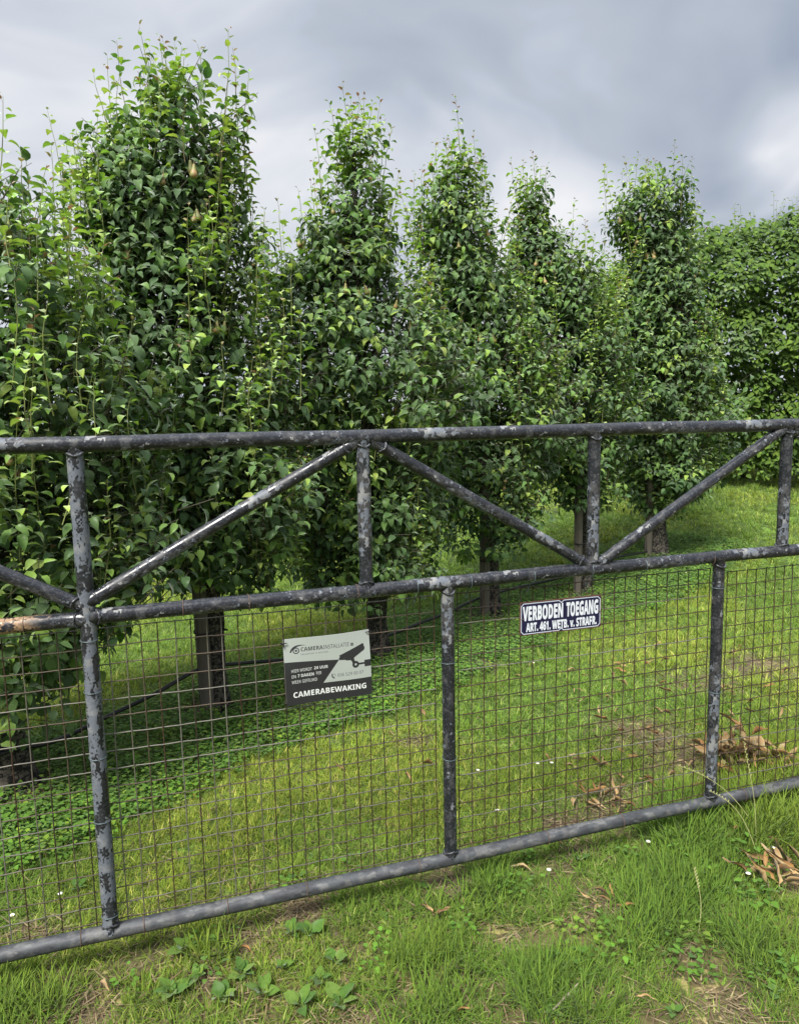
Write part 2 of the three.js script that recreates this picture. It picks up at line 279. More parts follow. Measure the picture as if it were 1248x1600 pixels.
// ---------------------------------------------------------------- the two signs
function canvas(w, h, draw) { const c = document.createElement('canvas'); c.width = w; c.height = h; draw(c.getContext('2d')); const t = new THREE.CanvasTexture(c); t.colorSpace = THREE.SRGBColorSpace; t.anisotropy = 8; return t; }
function fit(x, text, left, base, width, height, font, color) {             // text drawn to an exact width and cap height
  x.save(); x.font = font.replace('SIZE', '100px'); const m = x.measureText(text); x.translate(left, base); x.scale(width / m.width, height / 72); x.fillStyle = color; x.fillText(text, 0, 0); x.restore();
}
{
  const W = 1340, H = 1024, light = '#8f9590', dark = '#1f2023';
  const map = canvas(W, H, (x) => {
    x.fillStyle = light; x.fillRect(0, 0, W, H);
    x.fillStyle = dark;
    x.beginPath(); x.moveTo(0, 352); x.lineTo(838, 400); x.lineTo(582, 742); x.lineTo(W, 742); x.lineTo(W, H); x.lineTo(0, H); x.fill();
    // eye emblem
    x.lineWidth = 14; x.strokeStyle = '#26272b'; x.fillStyle = '#26272b';
    x.beginPath(); x.moveTo(92, 205); x.bezierCurveTo(130, 95, 240, 92, 345, 118); x.bezierCurveTo(240, 112, 160, 130, 112, 215); x.fill();
    x.beginPath(); x.arc(190, 190, 42, 0, 7); x.stroke(); x.beginPath(); x.arc(190, 190, 17, 0, 7); x.fill();
    fit(x, 'CAMERA', 258, 208, 340, 62, 'bold SIZE sans-serif', '#26272b');
    fit(x, 'INSTALLATIE', 602, 208, 408, 62, 'SIZE sans-serif', '#26272b');
    x.fillStyle = '#26272b'; x.beginPath(); x.arc(1052, 188, 25, 0, 7); x.fill(); x.fillStyle = light; x.fillRect(1037, 182, 30, 9);
    fit(x, 'Uw partner in techniek', 258, 268, 420, 28, 'SIZE sans-serif', '#4c4d52');
    // camera
    x.fillStyle = dark;
    x.beginPath(); x.moveTo(842, 338); x.lineTo(1222, 196); x.quadraticCurveTo(1246, 200, 1240, 236); x.quadraticCurveTo(1262, 262, 1246, 300); x.lineTo(1090, 392); x.quadraticCurveTo(1066, 402, 1080, 440);
    x.lineTo(1096, 498); x.lineTo(1048, 506); x.quadraticCurveTo(1040, 440, 1010, 432); x.quadraticCurveTo(960, 440, 930, 418); x.lineTo(842, 412); x.lineTo(834, 376); x.lineTo(852, 368); x.fill();
    x.beginPath(); x.arc(1096, 512, 54, 0, 7); x.fill(); x.fillRect(1130, 494, 130, 30); x.fillRect(1238, 462, 102, 104);
    x.fillStyle = light; x.beginPath(); x.arc(1096, 512, 18, 0, 7); x.fill();
    // telephone
    x.strokeStyle = '#26272b'; x.lineWidth = 17; x.lineCap = 'round'; x.beginPath(); x.moveTo(724, 622); x.quadraticCurveTo(712, 668, 752, 686); x.stroke(); x.lineWidth = 5; x.beginPath(); x.arc(738, 645, 30, -1.2, 0.5); x.stroke();
    fit(x, '036 529 00 07', 800, 672, 416, 50, 'SIZE sans-serif', '#3a3b40');
    const wh = '#b2b6b3';
    fit(x, 'HIER WORDT', 96, 520, 322, 48, 'SIZE sans-serif', wh); fit(x, '24 UUR', 446, 512, 216, 48, 'bold SIZE sans-serif', wh);
    fit(x, 'EN', 96, 608, 74, 48, 'SIZE sans-serif', wh); fit(x, '7 DAGEN', 192, 604, 256, 48, 'bold SIZE sans-serif', wh); fit(x, 'PER', 474, 600, 84, 48, 'SIZE sans-serif', wh);
    fit(x, 'WEEK GEFILMD', 96, 694, 396, 48, 'SIZE sans-serif', wh);
    fit(x, 'CAMERABEWAKING', 104, 912, 1154, 84, 'bold SIZE sans-serif', '#c6c9c6');
    const R = rng(41); for (let k = 0; k < 260; k++) { const r = 1 + R() * R() * 7; x.globalAlpha = 0.12 + R() * 0.25; x.fillStyle = ['#6d6a58', '#7c8468', '#50503f'][k % 3]; x.beginPath(); x.ellipse(R() * W, R() * H, r * (1 + R()), r, R() * 3, 0, 7); x.fill(); }
    for (let k = 0; k < 14; k++) { x.globalAlpha = 0.25; x.strokeStyle = k % 2 ? '#8a8d88' : '#4a4a46'; x.lineWidth = 1.5 + R() * 2; const a = R() * W, b = R() * H; x.beginPath(); x.moveTo(a, b); x.lineTo(a + (R() - 0.5) * 220, b + (R() - 0.5) * 90); x.stroke(); } x.globalAlpha = 1;
  });
  const g = new THREE.BoxGeometry(0.267, 0.204, 0.0028, 24, 16, 1), p = g.attributes.position;
  for (let k = 0; k < p.count; k++) { const x = p.getX(k), y = p.getY(k); p.setZ(k, p.getZ(k) + 0.006 * (x / 0.13) ** 2 * (y > 0 ? -1 : -0.2) * Math.abs(y) / 0.1 + 0.0035 * Math.sin(x * 22 + y * 9)); }
  g.computeVertexNormals();
  const s = thing('camera_warning_sign', 'grey and charcoal camera surveillance notice tied to the gate mesh', 'sign', onGate(-0.232, 0.816, -0.0175));
  s.rotation.set(0, GATE_TURN, 0); s.rotateZ(0.012); s.rotateX(-0.02);
  const edge = new THREE.MeshStandardMaterial({ color: 0x9a9d9b, roughness: 0.5 }), face = new THREE.MeshPhysicalMaterial({ map, roughness: 0.42, clearcoat: 0.25, clearcoatRoughness: 0.25 });
  mesh('plate', g, [edge, edge, edge, edge, face, edge], s);
  const tieM = new THREE.MeshStandardMaterial({ color: 0x0c0c0d, roughness: 0.4 });
  for (const [x, y] of [[-0.127, 0.092], [0.126, 0.096], [-0.126, -0.094], [0.127, -0.09]]) {
    const pts = []; for (let k = 0; k <= 10; k++) { const w = k / 10 * Math.PI; pts.push(V(x + Math.sign(x) * (-0.004 + 0.018 * (1 - Math.cos(w)) / 2), y + 0.001 * k / 10, 0.0045 * Math.sin(w) - 0.002 - 0.006 * k / 10)); }
    const t = mesh('cable_tie', tube(pts, 0.0016, 6), tieM, s), hd = new THREE.BoxGeometry(0.006, 0.0045, 0.004); hd.translate(x + Math.sign(x) * 0.011, y, 0.003); mesh('tie_head', hd, tieM, t);
  }
}
{
  const W = 1240, H = 456, navy = '#0d0f35';
  const map = canvas(W, H, (x) => {
    x.fillStyle = '#5a3a2c'; x.fillRect(0, 0, W, H);
    x.fillStyle = navy; x.beginPath(); x.roundRect(12, 12, W - 24, H - 24, 26); x.fill();
    const q = 22, cx = W / 2, path = () => { x.beginPath(); x.moveTo(q + 34, q); x.lineTo(cx - 36, q); x.lineTo(cx, q + 30); x.lineTo(cx + 36, q); x.lineTo(W - q - 34, q); x.lineTo(W - q, q + 34); x.lineTo(W - q, H - q - 34); x.lineTo(W - q - 34, H - q); x.lineTo(cx + 36, H - q); x.lineTo(cx, H - q - 30); x.lineTo(cx - 36, H - q); x.lineTo(q + 34, H - q); x.lineTo(q, H - q - 34); x.lineTo(q, q + 34); x.closePath(); };
    path(); x.strokeStyle = '#adb3be'; x.lineWidth = 12; x.stroke();
    const heavy = (t, l, b, w, h, lw) => { x.save(); x.font = 'bold 100px sans-serif'; const m = x.measureText(t); x.translate(l, b); x.scale(w / m.width, h / 72); x.fillStyle = x.strokeStyle = '#c4c9cf'; x.lineWidth = lw; x.lineJoin = 'miter'; x.fillText(t, 0, 0); x.strokeText(t, 0, 0); x.restore(); };
    heavy('VERBODEN', 48, 250, 606, 186, 5); heavy('TOEGANG', 696, 250, 498, 186, 5);
    heavy('ART. 461. WETB. v. STRAFR.', 96, 404, 1076, 112, 5);
    const R = rng(77);                                                      // enamel chipped to rust at the rim
    for (let k = 0; k < 46; k++) { const t = R() * 2 * (W + H), r = 3 + R() * 9; let px, py; if (t < W) { px = t; py = 4; } else if (t < 2 * W) { px = t - W; py = H - 4; } else if (t < 2 * W + H) { px = 4; py = t - 2 * W; } else { px = W - 4; py = t - 2 * W - H; } x.fillStyle = ['#4a2a1c', '#6b4430', '#32201a'][k % 3]; x.beginPath(); x.ellipse(px, py, r * 1.6, r, R() * 3, 0, 7); x.fill(); }
    for (const [px, py] of [[30, 228], [W - 30, 228]]) { x.fillStyle = '#3a2720'; x.beginPath(); x.arc(px, py, 8, 0, 7); x.fill(); }
  });
  const w = 0.31, h = 0.1125, r = 0.008, s = new THREE.Shape();
  s.moveTo(-w / 2 + r, -h / 2); s.lineTo(w / 2 - r, -h / 2); s.quadraticCurveTo(w / 2, -h / 2, w / 2, -h / 2 + r); s.lineTo(w / 2, h / 2 - r); s.quadraticCurveTo(w / 2, h / 2, w / 2 - r, h / 2); s.lineTo(-w / 2 + r, h / 2); s.quadraticCurveTo(-w / 2, h / 2, -w / 2, h / 2 - r); s.lineTo(-w / 2, -h / 2 + r); s.quadraticCurveTo(-w / 2, -h / 2, -w / 2 + r, -h / 2);
  const g = new THREE.ExtrudeGeometry(s, { depth: 0.0022, bevelEnabled: true, bevelSize: 0.0008, bevelThickness: 0.0008, bevelSegments: 2, curveSegments: 6 });
  const p = g.attributes.position, uv = g.attributes.uv; for (let k = 0; k < p.count; k++) uv.setXY(k, p.getX(k) / (w + 0.0016) + 0.5, p.getY(k) / (h + 0.0016) + 0.5);
  const o = thing('no_entry_sign', 'small dark blue enamel no entry sign with white letters on the gate mesh', 'sign', onGate(0.5725, 0.897, -0.022));
  o.rotation.set(0, GATE_TURN, 0); o.rotateZ(-0.004);
  mesh('plate', g, [new THREE.MeshPhysicalMaterial({ map, roughness: 0.25, clearcoat: 0.6, clearcoatRoughness: 0.12 }), new THREE.MeshStandardMaterial({ color: 0x4a2e22, roughness: 0.9 })], o);
  const sm = new THREE.MeshStandardMaterial({ color: 0x4a3a32, roughness: 0.7, metalness: 0.3 });
  for (const x of [-0.147, 0.147]) { const c = new THREE.SphereGeometry(0.0035, 8, 5, 0, 7, 0, 1.6); c.rotateX(Math.PI / 2); c.translate(x, 0, 0.003); mesh('rivet', c, sm, o); }
}

// ---------------------------------------------------------------- leaves
function leafGeometry(o) {                                                  // unit length along +x, blade across z, upper face +y; starts with its stalk
  const { stalk = 0.28, width = 0.62, fold = 0.3, curl = 0.5, twist = 0, seg = 5, point = 1.3, wave = 0, roll = 0 } = o;
  const P = [], U = [], I = [], L = 1;
  let x = 0, y = 0, ang = 0.25; const row = [];
  const push = (a, b, c, u, v) => { P.push(a, b, c); U.push(u, v); return P.length / 3 - 1; };
  if (stalk > 0) {
    const x1 = stalk * Math.cos(ang), y1 = stalk * Math.sin(ang), t = 0.016, a = push(0, 0, -t, 0.5, 0), b = push(0, 0, t, 0.5, 0), c = push(x1, y1, t, 0.5, 0.02), d = push(x1, y1, -t, 0.5, 0.02);
    I.push(a, b, c, a, c, d); x = x1; y = y1;
  }
  const n = seg, step = L / n;
  for (let k = 0; k <= n; k++) {
    const t = k / n, w = width * 0.5 * Math.pow(Math.sin(Math.PI * Math.pow(t, 0.72)), 0.8) * (1 - 0.25 * t ** point), wv = wave * Math.sin(t * 9 + wave * 30);
    const tw = twist * t, f = fold + roll * t, cy = Math.cos(tw), sy = Math.sin(tw), up = Math.sin(f) * w, sd = Math.cos(f) * w;
    const nx = -Math.sin(ang), ny = Math.cos(ang);
    const put = (s) => { const zz = s * sd * cy - up * sy * s * s, yy = up * cy + s * sd * sy + (s ? wv * 0.08 : 0); return push(x + nx * yy, y + ny * yy, zz, 0.5 + s * 0.5, t); };
    row.push(k === 0 || k === n ? [push(x, y, 0, 0.5, t)] : [put(-1), push(x, y, 0, 0.5, t), put(1)]);
    ang -= curl / n * (0.5 + t); x += step * Math.cos(ang); y += step * Math.sin(ang);
  }
  for (let k = 1; k <= n; k++) {
    const a = row[k - 1], b = row[k];
    if (a.length === 1) I.push(a[0], b[1], b[0], a[0], b[2], b[1]);
    else if (b.length === 1) I.push(a[0], a[1], b[0], a[1], a[2], b[0]);
    else I.push(a[0], a[1], b[0], a[1], b[1], b[0], a[1], a[2], b[1], a[2], b[2], b[1]);
  }
  const g = new THREE.BufferGeometry(); g.setAttribute('position', new THREE.Float32BufferAttribute(P, 3)); g.setAttribute('uv', new THREE.Float32BufferAttribute(U, 2)); g.setIndex(I); g.computeVertexNormals(); return g;
}
const R0 = rng(9);
const PEAR_LEAF = Array.from({ length: 10 }, () => leafGeometry({ stalk: 0.22 + R0() * 0.2, width: 0.56 + R0() * 0.16, fold: 0.12 + R0() * 0.5, curl: 0.3 + R0() * 1.3, twist: (R0() - 0.5) * 0.9, seg: 5, wave: R0() * 0.5 }));
const HEDGE_LEAF = Array.from({ length: 6 }, () => leafGeometry({ stalk: 0.1, width: 0.58 + R0() * 0.12, fold: 0.1 + R0() * 0.3, curl: 0.2 + R0() * 0.8, twist: (R0() - 0.5) * 0.6, seg: 4 }));
const leafSheet = { roughness: 1, transmission: 0.42, thickness: 0, clearcoat: 0.28, clearcoatRoughness: 0.34, side: THREE.DoubleSide };
const leafVeins = dataTexture(128, 256, (u, v) => { const m = Math.abs(u - 0.5), vein = Math.max(smooth(0.035, 0.0, m), 0.5 * smooth(0.1, 0.0, Math.abs(((v * 9 - m * 5) % 1 + 1) % 1 - 0.5) - 0.02) * 0.6), q = mix(0.88, 1.12, fbm(u * 6, v * 12, 2, 3)); return [(0.82 + 0.18 * vein) * q, (0.84 + 0.14 * vein) * q, (0.82 + 0.2 * vein) * q]; }, true);
const LEAFMAT = new THREE.MeshPhysicalMaterial({ ...leafSheet, map: leafVeins, vertexColors: true });
const tintCache = new Map();
function tinted(c) { const k = c.map((q) => Math.round(q * 60)).join(); if (!tintCache.has(k)) tintCache.set(k, new THREE.MeshPhysicalMaterial({ ...leafSheet, map: leafVeins, color: new THREE.Color().setRGB(...c) })); return tintCache.get(k); }
const _m = new THREE.Matrix4(), _x = V(0, 0, 0), _y = V(0, 0, 0), _z = V(0, 0, 0);
function leafMatrix(p, d, up, size) {                                        // blade along d, upper face towards up
  _x.copy(d).normalize(); _y.copy(up).addScaledVector(_x, -up.dot(_x)); if (_y.lengthSq() < 1e-5) _y.set(0.3, 0.2, 0.9).addScaledVector(_x, -_x.z * 0.9); _y.normalize(); _z.crossVectors(_x, _y);
  return new THREE.Matrix4().makeBasis(_x, _y, _z).scale(V(size, size, size)).setPosition(p);
}
function bake(leaves, geos) {                                               // many leaves into one geometry with a colour each
  let nv = 0, ni = 0; for (const l of leaves) { nv += geos[l.g].attributes.position.count; ni += geos[l.g].index.count; }
  const P = new Float32Array(nv * 3), N = new Float32Array(nv * 3), U = new Float32Array(nv * 2), C = new Float32Array(nv * 3), I = new Uint32Array(ni); let v0 = 0, i0 = 0;
  const nm = new THREE.Matrix3(), q = V(0, 0, 0);
  for (const l of leaves) {
    const g = geos[l.g], p = g.attributes.position, n = g.attributes.normal, u = g.attributes.uv; nm.getNormalMatrix(l.m);
    for (let k = 0; k < p.count; k++) {
      q.fromBufferAttribute(p, k).applyMatrix4(l.m).toArray(P, (v0 + k) * 3); q.fromBufferAttribute(n, k).applyMatrix3(nm).normalize().toArray(N, (v0 + k) * 3);
      U[(v0 + k) * 2] = u.getX(k); U[(v0 + k) * 2 + 1] = u.getY(k); C.set(l.c, (v0 + k) * 3);
    }
    for (let k = 0; k < g.index.count; k++) I[i0 + k] = g.index.getX(k) + v0;
    v0 += p.count; i0 += g.index.count;
  }
  const g = new THREE.BufferGeometry(); g.setAttribute('position', new THREE.BufferAttribute(P, 3)); g.setAttribute('normal', new THREE.BufferAttribute(N, 3)); g.setAttribute('uv', new THREE.BufferAttribute(U, 2)); g.setAttribute('color', new THREE.BufferAttribute(C, 3)); g.setIndex(new THREE.BufferAttribute(I, 1)); return g;
}
const MATURE = [[0.048, 0.115, 0.016], [0.066, 0.15, 0.02], [0.09, 0.195, 0.023], [0.055, 0.135, 0.026], [0.12, 0.24, 0.027]], YOUNG = [[0.26, 0.43, 0.04], [0.31, 0.48, 0.05], [0.21, 0.38, 0.036], [0.36, 0.49, 0.06]], TIP = [[0.28, 0.22, 0.07], [0.3, 0.15, 0.07], [0.22, 0.25, 0.08]];
const jitter = (c, R, a = 0.25) => { const k = 1 + (R() - 0.5) * 2 * a, h = 1 + (R() - 0.5) * a * 0.6; return [c[0] * k * h, c[1] * k, c[2] * k]; };

// ---------------------------------------------------------------- bark, wood, fruit
const barkNoise = (u, v, s) => { const a = fbm(u * 16, v * 22, s, 4, 16, 22), b = noise3(u * 60, v * 80, s + 4, 60, 80), cr = 1 - Math.abs(2 * fbm(u * 30, v * 30, s + 9, 3, 30, 30) - 1); return { a, b, cr }; };
const barkMap = dataTexture(512, 512, (u, v) => { const { a, b, cr } = barkNoise(u, v, 3), k = smooth(0.95, 0.75, cr), l = mix(0.35, 1.25, a) * mix(0.75, 1.2, b); return [mix(0.012, 0.1, k) * l, mix(0.011, 0.085, k) * l, mix(0.009, 0.068, k) * l]; }, true);
const barkBump = dataTexture(512, 512, (u, v) => { const { a, b, cr } = barkNoise(u, v, 3), q = 0.6 * smooth(1, 0.72, cr) + 0.25 * a + 0.15 * b; return [q, q, q]; });
for (const t of [barkMap, barkBump]) t.repeat.set(1, 1 / 0.55);
const BARK = new THREE.MeshStandardMaterial({ map: barkMap, bumpMap: barkBump, bumpScale: 0.018, roughness: 0.95 });
const woodMap = dataTexture(256, 512, (u, v) => { const g = fbm(u * 40, v * 4, 6, 4, 40, 4), c = fbm(u * 6, v * 3, 8, 3, 6, 3), cr = smooth(0.66, 0.72, fbm(u * 22, v * 2, 14, 3, 22, 2)); const k = mix(0.55, 1.2, g) * mix(0.75, 1.2, c) * (1 - 0.6 * cr); return [0.11 * k, 0.094 * k, 0.075 * k]; }, true);
const WOOD = new THREE.MeshStandardMaterial({ map: woodMap, bumpMap: woodMap, bumpScale: 0.004, roughness: 0.9 });
const STEM = [[0.13, 0.15, 0.04], [0.1, 0.13, 0.04], [0.13, 0.1, 0.05]].map((c) => new THREE.MeshStandardMaterial({ color: new THREE.Color().setRGB(...c), roughness: 0.6 }));
const TWIG = new THREE.MeshStandardMaterial({ color: new THREE.Color().setRGB(0.06, 0.05, 0.035), roughness: 0.85 });
const pearGeo = (() => {
  const pts = []; for (const [r, y] of [[0.0012, 0.03], [0.0016, 0.006], [0.007, 0.002], [0.0095, -0.008], [0.0115, -0.02], [0.0165, -0.034], [0.0215, -0.047], [0.0225, -0.057], [0.019, -0.068], [0.011, -0.074], [0.004, -0.0735], [0, -0.071]]) pts.push(new THREE.Vector2(r, y));
  return new THREE.LatheGeometry(pts.reverse(), 12);
})();
const pearMap = dataTexture(128, 128, (u, v) => { const a = smooth(0.4, 0.65, fbm(u * 6, v * 6, 3, 4, 6, 6)), f = noise3(u * 60, v * 60, 1, 60, 60); return [mix(0.15, 0.24, a) * mix(0.85, 1.1, f), mix(0.17, 0.15, a) * mix(0.85, 1.1, f), mix(0.05, 0.06, a)]; }, true);
const PEARMAT = [0.8, 1, 1.15].map((k) => new THREE.MeshPhysicalMaterial({ color: new THREE.Color().setRGB(k, k, k * 0.95), map: pearMap, roughness: 0.55 }));

// ---------------------------------------------------------------- pear trees
const eye = V(0, EYE, 0);
function pearTree(o) {
  const R = rng(o.seed), [bx, bz] = o.at, by = groundHeight(bx, bz), base = V(bx, by - 0.02, bz);
  const t = thing('pear_tree', o.label, 'tree', base, 'espaliered pear trees in the row behind the gate');
  const loc = (p) => p.clone().sub(base);
  const rows = o.outline.map(([y, l, r]) => { const a = atDepth(l, y, bz), b = atDepth(r, y, bz); return { y: (a.y + b.y) / 2, x: (a.x + b.x) / 2, r: (b.x - a.x) / 2 }; }).sort((a, b) => a.y - b.y);
  const at = (y) => { let k = 1; while (k < rows.length - 1 && rows[k].y < y) k++; const a = rows[k - 1], b = rows[k], s = clamp((y - a.y) / (b.y - a.y)); return { x: mix(a.x, b.x, s), r: mix(a.r, b.r, s) }; };
  const y0 = rows[0].y, y1 = rows[rows.length - 1].y, leaves = [];
  // trunk and leader
  const pts = [], rad = [], top = at(y1), n = 44;
  for (let k = 0; k <= n; k++) {
    const s = k / n, y = mix(by - 0.03, y1 - 0.05, s), c = y > y0 ? at(y).x : mix(bx, at(y0).x, 0.3), w = smooth(0.15, 1, s);
    pts.push(loc(V(mix(bx, mix(c, top.x, s), w) + (noise3(s * 5, o.seed, 1) - 0.5) * 0.06 * s, y, bz + (noise3(s * 5, o.seed, 7) - 0.5) * 0.1 * s)));
    rad.push(o.girth * (1 + 0.45 * Math.exp(-s * 30) - 0.22 * smooth(0, 0.3, s)) * (1 - 0.82 * smooth(0.2, 1, s)) + 0.006);
  }
  mesh('trunk', tube(pts, rad, 28, { rough: (w, v) => 1 + (fbm(Math.cos(w) * 2.2 + 9, Math.sin(w) * 2.2 + v * 7, o.seed, 4) - 0.5) * 0.75 + 0.3 * Math.exp(-v * 14) * Math.abs(Math.sin(w * 2.5 + o.seed)) }), BARK, t);
  const trunkAt = (y) => { const s = clamp((y - by) / (y1 - by)) * n, k = Math.min(n - 1, Math.floor(s)); return pts[k].clone().lerp(pts[k + 1], s - k).add(base); };
  // limbs
  const limbs = Math.round(11 + (y1 - y0) * 4);
  for (let k = 0; k < limbs; k++) {
    const y = mix(y0 + 0.1, y1 - 0.6, (k + R() * 0.6) / limbs), w = k * 2.4 + R(), c = at(y), a = trunkAt(y), len = c.r * (0.4 + R() * 0.25), e = V(c.x + Math.cos(w) * len, y + 0.12 + R() * 0.3, bz + Math.sin(w) * len * 0.85), m = a.clone().lerp(e, 0.5); m.y -= 0.05 + R() * 0.05;
    const q = []; for (let i = 0; i <= 6; i++) { const s = i / 6; q.push(loc(a.clone().multiplyScalar((1 - s) ** 2).addScaledVector(m, 2 * s * (1 - s)).addScaledVector(e, s * s).add(V((R() - 0.5) * 0.02, (R() - 0.5) * 0.02, (R() - 0.5) * 0.02)))); }
    mesh('limb', tube(q, [0.02, 0.017, 0.014, 0.012, 0.01, 0.007, 0.004].map((r) => r * (0.8 + o.girth * 4)), 7), BARK, t);
  }
  // leafy spurs through the crown
  const twigs = [];
  const addLeaf = (p, d, up, size, c) => { leaves.push({ p, m: leafMatrix(loc(p), d, up, size), g: Math.floor(R() * PEAR_LEAF.length), c }); };
  let area = 0; for (let k = 1; k < rows.length; k++) area += (rows[k].r + rows[k - 1].r) * (rows[k].y - rows[k - 1].y);
  const count = Math.round(area * (o.density ?? 1350));
  for (let k = 0; k < count; k++) {
    let y, c; do { y = mix(y0, y1, R()); c = at(y); } while (R() > c.r / o.widest * mix(1, 0.3, smooth(y1 - 0.8, y1, y)));
    const w = R() * 2 * Math.PI, lump = 0.3 + 1.25 * fbm(Math.cos(w) * 1.6 + 7, y * 3.4, Math.sin(w) * 1.6 + o.seed, 3), rr = c.r * mix(1.24, 0.86, smooth(1.7, 2.5, y)) * lump * Math.pow(R(), 0.42);
    const p = V(c.x + Math.cos(w) * rr, y + (R() - 0.5) * 0.1, bz + Math.sin(w) * rr * 0.85);
    if (rr > 0.5 * c.r && R() < 0.85 * smooth(0.5, 0.4, fbm(p.x * 5.5, p.y * 4.5, p.z * 5.5 + o.seed, 2))) continue;   // leaves grow in clumps with hollows between
    const out = V(Math.cos(w) * (0.4 + R()), 0.1 + R() * 1.1, Math.sin(w) * (0.4 + R())).add(V(R() - 0.5, R() - 0.5, R() - 0.5)).normalize(), len = 0.07 + R() * 0.16, m = 4 + Math.floor(R() * 5), tone = MATURE[Math.floor(R() * MATURE.length)], fresh = R() < 0.12;
    const side = V(0, 1, 0).cross(out).normalize(), oth = out.clone().cross(side);
    twigs.push(tube([loc(p.clone().addScaledVector(out, -0.08)), loc(p.clone().addScaledVector(out, len))], [0.0028, 0.0012], 3, { cap: false }));
    for (let i = 0; i < m; i++) {
      const g = i * 2.4 + R(), v = side.clone().multiplyScalar(Math.cos(g)).addScaledVector(oth, Math.sin(g)), q = p.clone().addScaledVector(out, len * (i + 0.5) / m);
      const d = v.multiplyScalar(0.9).addScaledVector(out, 0.35).add(V(0, -0.25 - R() * 0.75, 0)).add(V((R() - 0.5) * 0.6, 0, (R() - 0.5) * 0.6)), up = V((R() - 0.5) * 0.9, 0.9, (R() - 0.5) * 0.9).addScaledVector(out, 0.5);
      addLeaf(q, d, up, (0.047 + R() * 0.027) * (o.leaf ?? 1), jitter(fresh ? YOUNG[Math.floor(R() * 4)].map((z) => z * 0.8) : tone, R));
    }
  }
  // long shoots with young leaves
  const shoot = (a, b, fresh, bend) => {
    const len = a.distanceTo(b), m = Math.max(3, Math.round(len / 0.023)), q = [], bx2 = (R() - 0.5) * bend, bz2 = (R() - 0.5) * bend, along = b.clone().sub(a).normalize();
    for (let i = 0; i <= 7; i++) { const s = i / 7; q.push(a.clone().lerp(b, s).add(V(bx2 * Math.sin(s * 3), 0, bz2 * Math.sin(s * 3))).add(V((R() - 0.5) * 0.008, 0, (R() - 0.5) * 0.008))); }
    mesh('shoot', tube(q.map(loc), [0.0025, 0.0024, 0.0022, 0.002, 0.0018, 0.0015, 0.0012, 0.0008], 5, { cap: false }), STEM[fresh ? 0 : 1 + Math.floor(R() * 2)], t);
    const ph = R() * 6, tone = fresh ? YOUNG[Math.floor(R() * 4)] : MATURE[2 + Math.floor(R() * 3)];
    for (let i = 1; i <= m; i++) {
      const s = i / m; if (R() < 0.08) continue;
      const k = s * 7, j = Math.min(6, Math.floor(k)), p = q[j].clone().lerp(q[j + 1], k - j), g = ph + i * 2.4 + (R() - 0.5) * 0.8, d = V(Math.cos(g), 0.25 - R() * 0.7 + 0.7 * smooth(0.75, 1, s), Math.sin(g)).addScaledVector(along, 0.15), tip = smooth(0.72, 1, s);
      const c = tip > 0.5 && R() < 0.6 ? TIP[Math.floor(R() * 3)] : R() < 0.3 ? YOUNG[Math.floor(R() * 4)] : tone;
      addLeaf(p, d, V((R() - 0.5) * 0.5, 1, (R() - 0.5) * 0.5).addScaledVector(along, 0.3), (0.056 - 0.032 * tip) * (0.8 + R() * 0.4) * (o.leaf ?? 1), jitter(c, R, 0.2));
    }
  };
  for (const [x, yt, yb, zo = 0, xb = x, fresh = 1] of o.shoots) shoot(atDepth(xb, yb, bz + zo), atDepth(x, yt, bz + zo), fresh, 0.05);
  for (let k = 0; k < (o.more ?? 34) * 5.2; k++) {
    let y, c; do { y = mix(y0 + 0.25, y1 - 0.1, Math.pow(R(), 1.7)); c = at(y); } while (R() > c.r / o.widest);
    const w = R() < 0.7 ? (R() < 0.5 ? 0 : Math.PI) + (R() - 0.5) * 1.7 : R() * 2 * Math.PI, rr = c.r * (0.84 + R() * 0.36), a = V(c.x + Math.cos(w) * rr, y - 0.15, bz + Math.sin(w) * rr * 0.85);
    shoot(a, a.clone().add(V(Math.cos(w) * 0.08 * R() + (R() - 0.5) * 0.1, 0.24 + R() * 0.36, Math.sin(w) * 0.08 * R())), R() < 0.85 ? 1 : 0, 0.05);
  }
  for (let k = 0; k < 18; k++) {                                            // upright tips above the crown
    const y = y1 - R() * R() * 0.9, c = at(y), a = V(c.x + (R() - 0.5) * 1.7 * c.r, y - 0.15, bz + (R() - 0.5) * c.r); shoot(a, a.clone().add(V((R() - 0.5) * 0.1, 0.2 + R() * 0.3, (R() - 0.5) * 0.1)), 1, 0.06);
  }
  // leaves: the largest in view by themselves, the rest as one mass
  for (const l of leaves) { const v = l.p.clone().sub(eye), px = 624 + FOCAL * v.dot(AX.r) / -v.dot(AX.b); l.s = l.p.distanceTo(eye) + (px < 0 || px > 1248 ? 50 : 0); }
  leaves.sort((a, b) => a.s - b.s);
  for (const l of leaves.slice(0, 300)) { const e = mesh('leaf', PEAR_LEAF[l.g], tinted(l.c), t); l.m.decompose(e.position, e.quaternion, e.scale); }
  const mass = mesh('foliage', bake(leaves.slice(300), PEAR_LEAF), LEAFMAT, t); mass.userData.kind = 'stuff';
  const tw = mesh('twig_growth', mergeGeometries(twigs), TWIG, t); tw.userData.kind = 'stuff';
  // fruit
  const fruit = [...o.pears.map(([x, y]) => { const q = atDepth(x, y, bz), c = at(q.y); const s = Math.sqrt(Math.max(0.1, 1 - ((q.x - c.x) / c.r) ** 2)); return atDepth(x, y, bz + c.r * 0.85 * s * 0.95); })];
  for (let k = 0; k < (o.crop ?? 12); k++) { const y = mix(y0 + 0.1, y1 - 0.3, R()), c = at(y), w = R() * 2 * Math.PI, rr = c.r * (0.5 + R() * 0.45); fruit.push(V(c.x + Math.cos(w) * rr, y, bz + Math.sin(w) * rr * 0.85)); }
